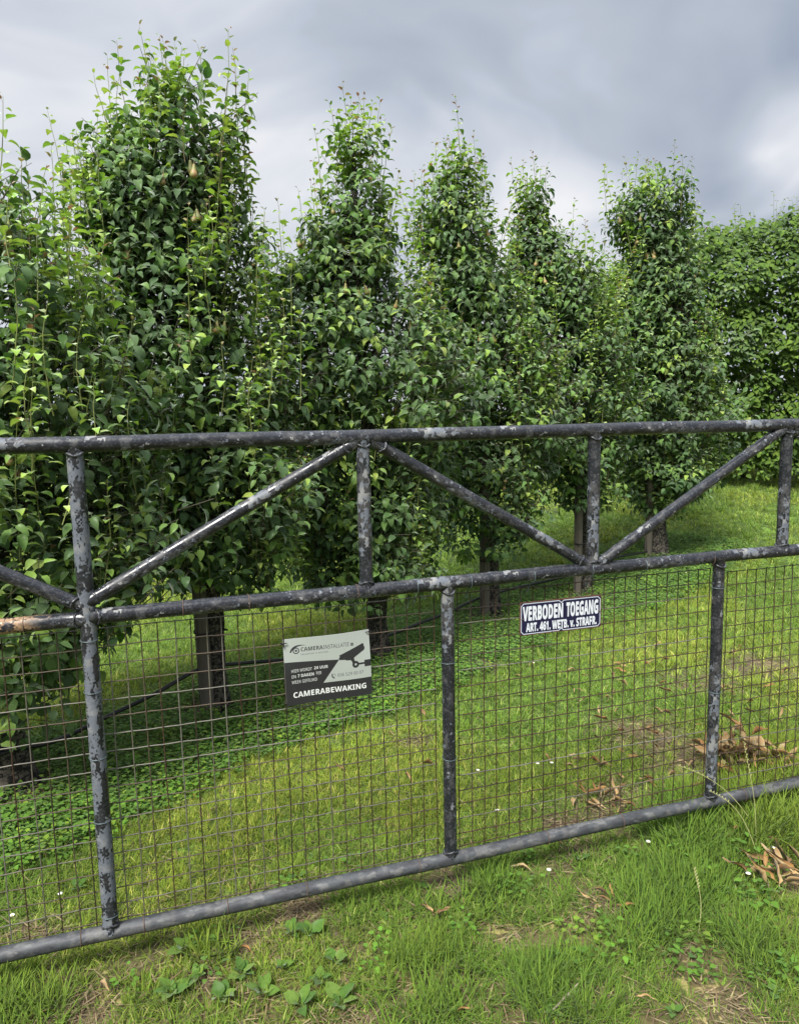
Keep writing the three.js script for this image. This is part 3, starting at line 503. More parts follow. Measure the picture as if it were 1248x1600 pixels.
  for (const p of fruit) { const e = mesh('pear', pearGeo, PEARMAT[Math.floor(R() * 3)], t); e.position.copy(loc(p)); e.position.y += 0.03; e.rotation.set((R() - 0.5) * 0.9, R() * 6, (R() - 0.5) * 0.9); e.scale.setScalar(0.62 + R() * 0.25); }
  return t;
}
const TREES = [
  { at: TREES_AT[0], seed: 101, girth: 0.085, widest: 0.6, more: 44, crop: 8, label: 'nearest pear tree, its thick flaky trunk showing low at the picture edge',
    outline: [[300, -130, 25], [360, -160, 85], [420, -190, 110], [500, -200, 135], [600, -205, 175], [700, -205, 215], [800, -200, 235], [900, -190, 205], [980, -170, 150], [1060, -140, 95], [1115, -100, 45]],
    shoots: [[2, 150, 330, 0.1, -8], [34, 235, 400, 0.2], [74, 257, 420, 0.3, 70], [18, 290, 420, 0.4], [108, 330, 440, 0.3], [78, 470, 650, 0.5, 85], [48, 560, 680, 0.55], [150, 590, 690, 0.45], [205, 620, 700, 0.3], [130, 500, 640, 0.4], [20, 430, 600, 0.5], [100, 700, 820, 0.5], [180, 440, 600, 0.15, 190], [60, 330, 470, 0.4]],
    pears: [[15, 360], [12, 390], [15, 720], [110, 530]] },
  { at: TREES_AT[1], seed: 202, girth: 0.055, widest: 0.5, more: 36, crop: 10, label: 'tallest pear tree, crown rising highest into the sky behind the flaking post',
    outline: [[130, 225, 310], [175, 180, 340], [230, 140, 362], [300, 125, 375], [400, 130, 385], [500, 140, 392], [600, 150, 405], [700, 185, 445], [800, 215, 460], [870, 235, 445], [930, 265, 405]],
    shoots: [[184, 62, 200, 0, 205, 0], [250, 57, 210, 0.1, 258, 0], [290, 105, 220, 0.1, 285], [314, 108, 210, 0.05, 310], [357, 125, 330, 0.1, 345, 0], [365, 165, 330, 0.05, 350], [122, 205, 330, 0.1, 150], [148, 200, 300, 0.1, 160], [220, 130, 240, 0.2, 225], [325, 310, 430, 0.42, 322], [318, 400, 520, 0.42, 330], [297, 480, 610, 0.45, 305], [285, 610, 690, 0.48, 275], [345, 540, 660, 0.42], [415, 330, 480, 0.1, 420], [400, 360, 500, 0.2], [440, 455, 600, 0.25], [468, 490, 640, 0.25], [420, 500, 640, 0.35], [395, 560, 680, 0.4], [330, 690, 800, 0.45, 340], [250, 660, 760, 0.45], [455, 400, 520, 0.1]],
    pears: [[298, 262], [304, 268], [200, 392], [204, 402], [193, 400], [308, 338], [305, 345], [256, 284], [188, 377], [340, 513], [352, 513], [231, 594], [422, 912], [224, 566]] },
  { at: TREES_AT[2], seed: 303, girth: 0.055, widest: 0.53, more: 34, crop: 10, label: 'pear tree with a narrow neck of bare trunk below its tuft, above the camera notice',
    outline: [[230, 535, 582], [270, 515, 596], [330, 502, 603], [375, 502, 600], [415, 462, 630], [460, 425, 665], [550, 420, 685], [640, 420, 685], [720, 430, 680], [800, 450, 665], [870, 480, 650], [930, 510, 630]],
    shoots: [[533, 131, 270, 0, 540, 0], [570, 150, 270, 0, 562], [550, 175, 270, 0.05], [611, 203, 330, 0, 592, 0], [603, 300, 400, 0.1], [465, 295, 420, 0.1, 480], [433, 310, 430, 0.1, 440], [485, 285, 400, 0.1, 500], [512, 540, 660, 0.45], [600, 565, 680, 0.42], [628, 560, 680, 0.4], [560, 690, 800, 0.45, 570], [645, 440, 560, 0.2], [540, 480, 600, 0.45], [585, 620, 720, 0.42]],
    pears: [[475, 385], [467, 380], [560, 462], [533, 598], [527, 613], [520, 330], [570, 455], [577, 278], [540, 452]] },
  { at: TREES_AT[3], seed: 404, girth: 0.055, widest: 0.5, more: 30, crop: 12, label: 'pear tree with one tall thin leading shoot, staked left of the blue sign',
    outline: [[265, 688, 738], [310, 665, 752], [380, 648, 772], [460, 645, 815], [560, 655, 840], [660, 655, 850], [740, 664, 838], [810, 685, 812], [860, 708, 795]],
    shoots: [[711, 150, 330, 0, 722, 0], [740, 208, 330, 0.05, 745], [748, 245, 330, 0.05], [695, 218, 330, 0.05, 700], [681, 220, 320, 0.05, 690], [660, 262, 380, 0.1], [648, 270, 390, 0.1], [672, 250, 350, 0.1], [762, 290, 390, 0.1], [810, 500, 700, 0.45, 815], [830, 470, 620, 0.35], [742, 500, 620, 0.45], [780, 560, 660, 0.4], [690, 430, 560, 0.4], [712, 650, 740, 0.45]],
    pears: [[716, 385], [750, 530], [712, 562], [705, 590], [790, 752], [788, 762], [770, 530], [760, 365], [704, 810]] },
  { at: TREES_AT[4], seed: 505, girth: 0.055, widest: 0.5, more: 26, crop: 14, label: 'pear tree with a thin forked top, trunk directly behind the blue no entry sign',
    outline: [[300, 815, 843], [345, 806, 848], [390, 800, 866], [420, 790, 920], [480, 785, 950], [570, 795, 965], [650, 815, 965], [710, 840, 960], [760, 860, 950], [795, 880, 935]],
    shoots: [[830, 237, 350, 0, 835, 0], [845, 262, 350, 0, 840], [798, 250, 350, 0, 815], [806, 280, 350, 0.05, 818], [915, 345, 450, 0.1, 920], [930, 365, 450, 0.1], [880, 380, 450, 0.1], [875, 555, 680, 0.45], [940, 585, 670, 0.4], [905, 590, 680, 0.45], [945, 740, 800, 0.35, 950], [860, 480, 600, 0.4], [935, 470, 580, 0.35]],
    pears: [[838, 412], [848, 402], [856, 408], [850, 440], [865, 398], [842, 398], [862, 412]] },
  { at: TREES_AT[5], seed: 606, girth: 0.08, widest: 0.52, more: 26, crop: 16, leaf: 1.05, label: 'farthest pear tree of the row, broad top standing beside the tall hedge',
    outline: [[290, 985, 1065], [325, 958, 1082], [365, 968, 1074], [405, 985, 1070], [440, 965, 1085], [520, 940, 1102], [600, 938, 1108], [680, 948, 1110], [730, 962, 1100], [770, 985, 1080], [800, 1000, 1060]],
    shoots: [[943, 258, 340, 0.1, 960], [975, 248, 340, 0.1, 985], [1022, 246, 330, 0.1, 1018], [1053, 222, 340, 0, 1058, 0], [1080, 247, 350, 0, 1075], [1065, 280, 360, 0], [1000, 280, 350, 0.1], [1086, 430, 560, 0.35], [1092, 490, 620, 0.35], [1080, 560, 690, 0.4], [1098, 560, 680, 0.3], [1010, 490, 620, 0.45], [960, 560, 660, 0.4], [1040, 600, 690, 0.45], [980, 440, 540, 0.35]],
    pears: [[992, 385], [990, 392], [1008, 398], [1012, 404], [994, 378], [1020, 396], [967, 345], [1000, 342], [965, 485], [1018, 402]] },
];
for (const t of TREES) pearTree(t);

// ---------------------------------------------------------------- stakes beside the trunks
{
  const words = ['grey weathered stake beside the trunk left of the camera notice', 'grey weathered stake beside the trunk left of the blue sign', 'grey weathered stake rising behind the blue sign', 'short grey stake at the foot of the farthest pear tree'];
  [[325, 1118, 0.037, 1.5], [757, 966, 0.04, 1.4], [902, 932, 0.036, 1.5], [1012, 872, 0.036, 1.3]].forEach(([x, y, r, h], i) => {
    const p = onGround(x, y), R = rng(700 + i), t = thing('tree_stake', words[i], 'stake', V(p.x, p.y - 0.03, p.z), 'wooden stakes in the pear row'), pts = [], n = 14, lx = (R() - 0.5) * 0.06, lz = (R() - 0.5) * 0.05;
    for (let k = 0; k <= n; k++) pts.push(V(lx * k / n, h * k / n, lz * k / n));
    mesh('post', tube(pts, r, 14, { rough: (w, v) => 1 + (noise3(Math.cos(w) * 3 + 4, Math.sin(w) * 3, v * 1.5 + i * 9) - 0.5) * 0.22 }), WOOD, t);
    const band = []; for (let k = 0; k <= 16; k++) { const w = k / 16 * 2 * Math.PI; band.push(V(lx * 0.45 + Math.cos(w) * (r + 0.05) + 0.05, 0.5 + 0.01 * Math.sin(w * 2), lz * 0.45 + Math.sin(w) * (r + 0.03))); }
    mesh('tie_band', tube(band, 0.005, 5, { cap: false }), new THREE.MeshStandardMaterial({ color: 0x141414, roughness: 0.7 }), t);
  });
}
// ---------------------------------------------------------------- irrigation hose
{
  const via = [[-90, 1215, 0.14], [20, 1172, 0.2], [80, 1160, 0.17], [165, 1121, 0.15], [240, 1085, 0.2], [312, 1046, 0.26], [380, 1036, 0.22], [450, 1030, 0.14], [540, 1012, 0.1], [600, 995, 0.1], [660, 972, 0.12], [700, 957, 0.13], [745, 936, 0.16], [800, 920, 0.15], [875, 903, 0.14], [910, 893, 0.15], [960, 872, 0.16], [1010, 862, 0.1]].map(([x, y, h]) => { const d = ray(x, y); let t = (EYE - h) / -d.y; for (let k = 0; k < 5; k++) t = (EYE - h - groundHeight(d.x * t, d.z * t)) / -d.y; return V(d.x * t, EYE + d.y * t, d.z * t); });
  const curve = new THREE.CatmullRomCurve3(via, false, 'centripetal');
  tag(mesh('irrigation_hose', tube(curve.getPoints(120), 0.0105, 9), new THREE.MeshStandardMaterial({ color: 0x101011, roughness: 0.5 })), 'black irrigation hose strung low along the row of pear trunks', 'hose');
}

// ---------------------------------------------------------------- tall hedge
{
  const R = rng(808), A = V(2.7, 0, -10.3), B = V(9.0, 0, -8.9), along = B.clone().sub(A), L = along.length(); along.normalize(); const out = V(-along.z, 0, along.x).multiplyScalar(1); if (out.z < 0) out.negate();
  const base = V(A.x, groundHeight(A.x, A.z), A.z), t = thing('tall_hedge', 'tall dense clipped hedge of broad green leaves behind the farthest pear tree', 'hedge', base);
  const leaves = [], DEPTH = 1.5, green = [[0.05, 0.105, 0.01], [0.075, 0.15, 0.012], [0.1, 0.185, 0.015], [0.13, 0.225, 0.018]], fresh = [[0.26, 0.37, 0.035], [0.3, 0.39, 0.045]];
  const topAt = (s) => 3.0 + 0.26 * s + (noise3(s * 2.2, 4, 1) - 0.5) * 0.25;
  const put = (p, d, up, size, c) => leaves.push({ p, m: leafMatrix(p.clone().sub(base), d, up, size), g: Math.floor(R() * HEDGE_LEAF.length), c });
  for (let k = 0; k < 52000; k++) {
    const s = R() * L, h = topAt(s), q = R(), round = smooth(h - 0.9, h, q * h), y = 0.15 + q * (h - 0.15);
    const lump = (fbm(s * 2.2, y * 2.2, 5, 3) - 0.5) * 1.0, front = R() < 0.75, dep = front ? Math.pow(R(), 2.2) * 0.7 : R() * DEPTH, inset = round * round * 0.5;
    if (R() < smooth(0.7, 0.05, y) * 0.75) continue;
    const p = A.clone().addScaledVector(along, s).addScaledVector(out, 0.1 + lump - dep - inset * (front ? 1 : 0)); p.y = base.y + y + (R() - 0.5) * 0.1;
    const d = along.clone().multiplyScalar((R() - 0.5) * 1.8).addScaledVector(out, 0.35 + R() * 0.4).add(V(0, -0.15 - R() * 0.75, 0)), up = out.clone().multiplyScalar(0.5 + R() * 0.6).add(V((R() - 0.5) * 0.6, 0.8, (R() - 0.5) * 0.6));
    put(p, d, up, 0.065 + R() * 0.04, jitter(green[Math.floor(R() * 4)], R));
  }
  const stems = [];
  for (let k = 0; k < 210; k++) {
    const s = R() * L, h = topAt(s), a = A.clone().addScaledVector(along, s).addScaledVector(out, -0.3 - R() * 1.0), len = 0.12 + R() * 0.42; a.y = base.y + h - 0.22; const e = a.clone().add(V((R() - 0.5) * 0.2, len, (R() - 0.5) * 0.2));
    stems.push(tube([a.clone().sub(base), e.clone().sub(base)], [0.003, 0.001], 4, { cap: false }));
    for (let i = 0; i < 9; i++) { const u = (i + 1) / 9, g = i * 2.4 + k; put(a.clone().lerp(e, u), V(Math.cos(g), 0.3 - R() * 0.6, Math.sin(g)), V(0, 1, 0), 0.075 - 0.03 * u, jitter(R() < 0.6 ? fresh[Math.floor(R() * 2)] : green[3], R)); }
  }
  for (const l of leaves) { const v = l.p.clone().sub(eye), px = 624 + FOCAL * v.dot(AX.r) / -v.dot(AX.b); l.s = l.p.distanceTo(eye) + (px < 1090 || px > 1248 ? 50 : 0); }
  leaves.sort((a, b) => a.s - b.s);
  for (const l of leaves.slice(0, 300)) { const e = mesh('leaf', HEDGE_LEAF[l.g], tinted(l.c), t); l.m.decompose(e.position, e.quaternion, e.scale); }
  mesh('foliage', bake(leaves.slice(300), HEDGE_LEAF), new THREE.MeshPhysicalMaterial({ ...leafSheet, clearcoat: 0.08, specularIntensity: 0.5, map: leafVeins, vertexColors: true }), t).userData.kind = 'stuff';
  mesh('shoot_growth', mergeGeometries(stems), STEM[1], t).userData.kind = 'stuff';
  for (let k = 0; k < 13; k++) { const s = (k + 0.3 + R() * 0.4) * L / 13, a = A.clone().addScaledVector(along, s).addScaledVector(out, -0.55 - R() * 0.2).sub(base), q = []; for (let i = 0; i <= 8; i++) q.push(V(a.x + (R() - 0.5) * 0.05, -0.05 + i / 8 * (topAt(s) - 0.5), a.z + (R() - 0.5) * 0.05)); mesh('trunk', tube(q, [0.06, 0.05, 0.045, 0.04, 0.036, 0.03, 0.024, 0.018, 0.01], 9), BARK, t); }
  for (let k = 0; k < 60; k++) { const s = R() * L, y = 0.4 + R() * 2.6, a = A.clone().addScaledVector(along, s).addScaledVector(out, -0.6).sub(base), e = a.clone().addScaledVector(out, 0.4 + R() * 0.2).addScaledVector(along, (R() - 0.5) * 0.8); mesh('limb', tube([V(a.x, y, a.z), V((a.x + e.x) / 2, y + 0.1, (a.z + e.z) / 2), V(e.x, y + 0.3, e.z)], [0.014, 0.009, 0.004], 5), BARK, t); }
}

// ---------------------------------------------------------------- grass
const GRASS = [];
const GRASSMAT = new THREE.MeshPhysicalMaterial({ roughness: 1, transmission: 0.4, thickness: 0, clearcoat: 0.08, clearcoatRoughness: 0.5, specularIntensity: 0.4, side: THREE.DoubleSide, vertexColors: true });
function bladeInto(P, N, C, I, x, z, len, wid, dir, lean, bend, col) {
  const dx = Math.cos(dir), dz = Math.sin(dir), n = 3; let px = x, py = 0, pz = z, a = lean; const v0 = P.length / 3;
  for (let k = 0; k <= n; k++) {
    const t = k / n, w = wid * 0.5 * (1 - t * t * 0.9), nx = dx * Math.cos(a), nz = dz * Math.cos(a), ny = Math.sin(a) * -1;
    if (k < n) { P.push(px - dz * w, py, pz + dx * w, px + dz * w, py, pz - dx * w); N.push(-nx, -ny, -nz, -nx, -ny, -nz); const s = 1; C.push(col[0] * s, col[1] * s, col[2] * s, col[0] * s, col[1] * s, col[2] * s); }
    else { P.push(px, py, pz); N.push(-nx, -ny, -nz); C.push(...col); }
    if (k) { const q = v0 + (k - 1) * 2; k < n ? I.push(q, q + 2, q + 1, q + 1, q + 2, q + 3) : I.push(q, q + 2, q + 1); }
    const st = len / n; px += dx * Math.sin(a) * st; pz += dz * Math.sin(a) * st; py += Math.cos(a) * st; a += bend / n;
  }
}
function tuft(seed, blades, rad, len, wid, spread) {
  const R = rng(seed), P = [], N = [], C = [], I = [];
  for (let k = 0; k < blades; k++) {
    const r = rad * Math.sqrt(R()), w = R() * 6.283, dead = R() < 0.07, v = 0.75 + R() * 0.5, y = R() * 0.3;
    bladeInto(P, N, C, I, Math.cos(w) * r, Math.sin(w) * r, len * (0.45 + R() * 0.75), wid * (0.7 + R() * 0.6), w + (R() - 0.5) * 2.4, R() * spread, 0.3 + R() * 1.3, dead ? [2.1 * v, 1.3 * v, 3.4 * v] : [v * (1 + y), v, v]);
  }
  const g = new THREE.BufferGeometry(); g.setAttribute('position', new THREE.Float32BufferAttribute(P, 3)); g.setAttribute('normal', new THREE.Float32BufferAttribute(N, 3)); g.setAttribute('color', new THREE.Float32BufferAttribute(C, 3)); g.setIndex(I); return g;
}
function instanced(name, geo, mat, list, parent) {
  const m = new THREE.InstancedMesh(geo, mat, list.length); m.name = name; m.castShadow = m.receiveShadow = true; const q = new THREE.Object3D(), c = new THREE.Color();
  list.forEach((l, i) => { q.position.set(l.x, l.y, l.z); q.rotation.set(l.rx ?? 0, l.r, l.rz ?? 0); q.scale.set(l.s, l.sy ?? l.s, l.s); q.updateMatrix(); m.setMatrixAt(i, q.matrix); m.setColorAt(i, c.setRGB(...l.c)); });
  m.userData.kind = 'stuff'; parent.add(m); return m;
}
{
  const R = rng(31), g = new THREE.Group(); g.name = 'lawn_grass'; scene.add(g); tag(g, 'bright green uneven grass covering the ground around the gate', 'grass'); g.userData.kind = 'stuff';
  const T = [tuft(1, 15, 0.024, 0.062, 0.0038, 1.1), tuft(2, 15, 0.026, 0.05, 0.0036, 1.3), tuft(3, 14, 0.022, 0.075, 0.004, 1.0), tuft(4, 17, 0.028, 0.042, 0.0034, 1.4), tuft(5, 13, 0.022, 0.09, 0.004, 0.9)], lists = T.map(() => []);
  const LONG = [[1130, 1300, 0.42], [1240, 1290, 0.35], [1060, 1390, 0.22], [1000, 1440, 0.2], [1200, 1240, 0.3], [1190, 1480, 0.18], [760, 1390, 0.12], [880, 1560, 0.2], [340, 1490, 0.1], [60, 1590, 0.2], [680, 1540, 0.2], [1240, 1190, 0.3]].map(([x, y, r]) => { const p = onGround(x, y); return [p.x, p.z, r]; });
  const TALL = [[1100, 1300, 0.16], [1150, 1290, 0.2], [1205, 1265, 0.25], [1250, 1245, 0.25], [1050, 1330, 0.16], [1245, 1300, 0.2]].map(([x, y, r]) => { const p = onGround(x, y); return [p.x, p.z, r]; });
  const field = (x0, x1, z0, z1, step, big) => {
    for (let z = z0; z < z1; z += step) for (let x = x0; x < x1; x += step) {
      const px = x + (R() - 0.5) * step * 1.6, pz = z + (R() - 0.5) * step * 1.6;
      if (Math.abs(px) > -pz * 0.66 + 1.1) continue;
      const s = rowSide(px, pz), edge = (fbm(px * 4, pz * 4, 2, 3) - 0.5) * 0.35, strip = smooth(0.72, 0.58, s + edge) * smooth(-0.5, -0.32, s + edge * 0.6);
      if (R() < strip * 0.78 || R() < bareness(px, pz) * mix(0.72, 0.93, smooth(-2.6, -2, pz + px * 0.32))) continue;
      const cl = fbm(px * 6, pz * 6, 21, 3), front = smooth(-2.6, -2.0, pz + px * 0.32);   // mown lawn behind, rough grass before the gate
      if (front > 0.5 && R() < smooth(0.5, 0.38, cl) * 0.6) continue;
      let long = 0; for (const [lx, lz, lr] of LONG) long = Math.max(long, smooth(lr, lr * 0.3, Math.hypot(px - lx, pz - lz)));
      const k = Math.floor(R() * 5), tone = fbm(px * 1.3 + 9, pz * 1.3, 14, 3), yel = clamp((tone - 0.36) * 3.2) * mix(0.85, 0.5, front), v = 0.78 + R() * 0.44;
      const lawn = 1.25 - 0.2 * front, col = [mix(0.1, 0.175, yel) * v * lawn, mix(0.2, 0.26, yel) * v * lawn, mix(0.018, 0.024, yel) * v * lawn];
      let tall = 0; for (const [lx, lz, lr] of TALL) tall = Math.max(tall, smooth(lr, lr * 0.4, Math.hypot(px - lx, pz - lz)));
      const sc = (1 + 0.6 * tall * R()) * big * mix(0.7, 0.74, front) * (0.7 + 0.6 * cl) * (0.8 + R() * 0.4) * (1 + 0.35 * long);
      lists[long > 0.3 ? (R() < 0.6 ? 4 : 2) : front > 0.5 ? k : Math.min(k, 3)].push({ x: px, y: groundHeight(px, pz) - 0.004, z: pz, r: R() * 6.28, rx: (R() - 0.5) * 0.3, rz: (R() - 0.5) * 0.3, s: sc, sy: sc * (1 + 0.35 * long), c: col });
    }
  };
  field(-3.2, 3.2, -3.3, -1.0, 0.0205, 1);
  field(-5, 6, -6.6, -3.3, 0.031, 1.3);
  field(-6, 9, -11.5, -6.6, 0.055, 1.7);
  T.forEach((q, k) => instanced('grass_tuft', q, GRASSMAT, lists[k], g));
}
// ---------------------------------------------------------------- low leafy ground cover under the trees
{
  const R = rng(57), g = new THREE.Group(); g.name = 'ground_cover'; scene.add(g); tag(g, 'low dark green leafy ground cover growing along the foot of the pear row', 'ground cover'); g.userData.kind = 'stuff';
  const small = [leafGeometry({ stalk: 0, width: 0.8, fold: 0.25, curl: 0.5, seg: 3 }), leafGeometry({ stalk: 0, width: 0.7, fold: 0.1, curl: 0.8, seg: 3 })];
  const plants = Array.from({ length: 4 }, (_, s) => {
    const Q = rng(900 + s), L = [];
    for (let k = 0; k < 11; k++) { const w = k * 2.4 + Q(), r = 0.006 + 0.03 * Q(), y = 0.012 + 0.045 * Q(); L.push({ g: k % 2, m: leafMatrix(V(Math.cos(w) * r, y, Math.sin(w) * r), V(Math.cos(w), 0.15 - Q() * 0.4, Math.sin(w)), V((Q() - 0.5) * 0.5, 1, (Q() - 0.5) * 0.5), 0.011 + 0.015 * Q()), c: jitter([1, 1, 1], Q, 0.3) }); }
    return bake(L, small);
  });
  const mat = new THREE.MeshPhysicalMaterial({ ...leafSheet, clearcoat: 0.08, specularIntensity: 0.4, vertexColors: true }), lists = plants.map(() => []);
  for (let z = -10.5; z < -1.2; z += 0.03) for (let x = -4; x < 5.5; x += 0.03) {
    const px = x + (R() - 0.5) * 0.04, pz = z + (R() - 0.5) * 0.04; if (Math.abs(px) > -pz * 0.62 + 0.9) continue;
    const s = rowSide(px, pz); if (s > 1 || s < -0.7) { if (pz < -3 || fbm(px * 3, pz * 3, 44, 3) < 0.6 || pz < -2.5 || R() > 0.06) continue; } else {
      const edge = (fbm(px * 4, pz * 4, 2, 3) - 0.5) * 0.35, strip = smooth(0.78, 0.6, s + edge) * smooth(-0.55, -0.3, s + edge * 0.6);
      if (R() > strip * mix(0.45, 1.2, fbm(px * 5 + 3, pz * 5, 77, 3)) || R() < bareness(px, pz) * 0.7) continue; }
    const v = 0.75 + R() * 0.5, c = R() < 0.2 ? [0.17 * v, 0.28 * v, 0.025 * v] : [0.09 * v, 0.2 * v, 0.018 * v], k = 0.8 + R() * 0.5;
    lists[Math.floor(R() * 4)].push({ x: px, y: groundHeight(px, pz), z: pz, r: R() * 6.28, rx: (R() - 0.5) * 0.4, rz: (R() - 0.5) * 0.4, s: k, c });
  }
  plants.forEach((q, k) => instanced('leafy_weed', q, mat, lists[k], g));
}
// ---------------------------------------------------------------- dead stalks and crumbs between the blades
{
  const R = rng(63), P = [], N = [], C = [], I = []; bladeInto(P, N, C, I, 0, 0, 0.045, 0.003, 0, 1.45, 0.15, [1, 1, 1]);
  const b = new THREE.BufferGeometry(); b.setAttribute('position', new THREE.Float32BufferAttribute(P, 3)); b.setAttribute('normal', new THREE.Float32BufferAttribute(N, 3)); b.setAttribute('color', new THREE.Float32BufferAttribute(C, 3)); b.setIndex(I);
  const g = new THREE.Group(); g.name = 'dead_grass_litter'; scene.add(g); tag(g, 'straw coloured dead stalks strewn over the bare soil patches', 'litter'); g.userData.kind = 'stuff'; const list = [], crumbs = [];
  const crumb = new THREE.IcosahedronGeometry(0.006, 0); crumb.scale(1, 0.6, 0.8); crumb.setAttribute('color', new THREE.Float32BufferAttribute(new Array(crumb.attributes.position.count * 3).fill(1), 3));
  for (let k = 0; k < 130000; k++) {
    const z = -1.2 - R() * R() * 5.2, x = (R() * 2 - 1) * (-z * 0.6 + 0.8), q = bareness(x, z); if (R() > mix(0.08, 0.13, smooth(-2.7, -2.1, z + x * 0.32)) + q * 0.6) continue;
    const v = 0.5 + R() * 0.9; if (R() < 0.8) list.push({ x, y: groundHeight(x, z) + 0.003 + R() * 0.012, z, r: R() * 6.28, rz: (R() - 0.5) * 0.4, s: 0.5 + R() * 0.9, c: R() < 0.5 ? [0.2 * v, 0.155 * v, 0.085 * v] : [0.11 * v, 0.075 * v, 0.04 * v] });
    else crumbs.push({ x, y: groundHeight(x, z), z, r: R() * 6.28, s: 0.3 + R() * 0.8, c: [0.1 * v, 0.08 * v, 0.055 * v] });
  }
  instanced('straw', b, new THREE.MeshStandardMaterial({ roughness: 1, side: THREE.DoubleSide, vertexColors: true }), list, g);
  instanced('soil_crumb', crumb, new THREE.MeshStandardMaterial({ roughness: 1, vertexColors: true }), crumbs, g);
}
// ---------------------------------------------------------------- fallen dry leaves
const dryMap = dataTexture(128, 256, (u, v) => { const m = Math.abs(u - 0.5), vein = smooth(0.1, 0.0, Math.abs(((v * 11 - m * 6) % 1 + 1) % 1 - 0.5)), q = mix(0.65, 1.2, fbm(u * 5, v * 9, 7, 4)), r = smooth(0.6, 0.75, fbm(u * 4, v * 7, 15, 3)); return [(0.8 - 0.15 * vein) * q, mix(0.78 - 0.17 * vein, 0.64, r) * q, mix(0.76 - 0.25 * vein, 0.5, r) * q]; }, true);
const DRY = [[0.42, 0.3, 0.14], [0.36, 0.215, 0.08], [0.48, 0.37, 0.2], [0.25, 0.16, 0.07]].map((c) => new THREE.MeshPhysicalMaterial({ color: new THREE.Color().setRGB(...c), map: dryMap, roughness: 1, transmission: 0.15, thickness: 0, side: THREE.DoubleSide }));
const DRYLEAF = Array.from({ length: 7 }, (_, k) => leafGeometry({ stalk: 0.12, width: 0.26 + R0() * 0.16, fold: 0.6 + R0() * 0.7, curl: (R0() - 0.35) * 2.6, twist: (R0() - 0.5) * 2.2, roll: R0() * 0.7, seg: 7, wave: 0.6 + R0() * 0.6 }));
function dryLeaf(parent, name, p, size, R, flat = 0.35, lift = 0) {
  const w = R() * 6.283, e = mesh(name, DRYLEAF[Math.floor(R() * 7)], DRY[Math.floor(R() * 4)], parent), m = leafMatrix(p, V(Math.cos(w), (R() - 0.35) * flat + lift, Math.sin(w)), V((R() - 0.5) * flat * 2, 1, (R() - 0.5) * flat * 2), size); m.decompose(e.position, e.quaternion, e.scale); return e;
}
{
  const heap = (x, y, n, spread, size, label, high, seed) => { const R = rng(seed), p = onGround(x, y), t = thing('dry_leaf_heap', label, 'leaf heap', p, 'heaps of dry brown leaves'); for (let k = 0; k < n; k++) { const w = R() * 6.28, r = spread * Math.sqrt(R()); dryLeaf(t, 'dry_leaf', V(Math.cos(w) * r, 0.018 + high * (1 - r / spread) * R() + 0.012 * R(), Math.sin(w) * r * 0.6), size * (0.7 + R() * 0.6), R, 0.9); } };
  heap(1155, 1200, 56, 0.16, 0.125, 'largest tawny heap of dry leaves behind the mesh by the lower post', 0.2, 1);
  heap(1232, 1215, 16, 0.13, 0.1, 'tan heap of dry leaves behind the bottom rail at the picture edge', 0.05, 2);
  heap(1232, 1385, 24, 0.12, 0.11, 'pale heap of curled dry leaves in long grass before the gate', 0.05, 3);
  heap(945, 1420, 7, 0.045, 0.06, 'small clump of folded dry leaves on bare soil before the gate', 0.02, 4);
  heap(938, 1262, 16, 0.12, 0.09, 'scattered heap of dry leaves just behind the bottom rail', 0.025, 5);
  heap(680, 1440, 4, 0.035, 0.05, 'few crumpled dry leaves in the grass below the middle post', 0.01, 6);
  const R = rng(66);
  for (const [x, y, s, label] of [[160, 1542, 0.075, 'single orange brown leaf in the grass below the flaking post'], [790, 1365, 0.085, 'long pale dry leaf standing in grass below the bottom rail'], [1128, 1322, 0.09, 'dark curled dry leaf in grass left of the pale heap'], [1172, 1468, 0.055, 'flat tan dry leaf in grass below the pale heap'], [388, 1390, 0.055, 'reddish leaf caught behind the bottom rail by the flaking post'], [395, 1500, 0.06, 'dry leaf among the broad weeds before the gate'], [880, 1332, 0.05, 'lone dry leaf on soil just before the bottom rail'], [1150, 1445, 0.04, 'tiny brown leaf scrap beside the flat tan leaf'], [738, 1588, 0.045, 'small red brown leaf scrap at the bottom of the picture'], [990, 1570, 0.05, 'small orange leaf scrap on the bare soil at the bottom']]) {
    const p = onGround(x, y); p.y += 0.022; tag(dryLeaf(scene, 'fallen_leaf', p, s, R, 0.5), label, 'leaf');
  }
  for (let k = 0; k < 120; k++) {
    const a = R() < 0.75, x = a ? 900 + R() * 300 : 480 + R() * 700, y = a ? 1010 + R() * 250 : 1040 + R() * 190; if (x > 1080 && y > 1130 && R() < 0.5) continue;
    const p = onGround(x + (R() - 0.5) * 60, y); p.y += 0.012 + R() * 0.015; tag(dryLeaf(scene, 'fallen_leaf', p, 0.035 + R() * 0.06, R, 0.4), 'dry brown leaf scattered over the lawn behind the gate mesh', 'leaf', 'dry leaves scattered behind the gate');
  }
}
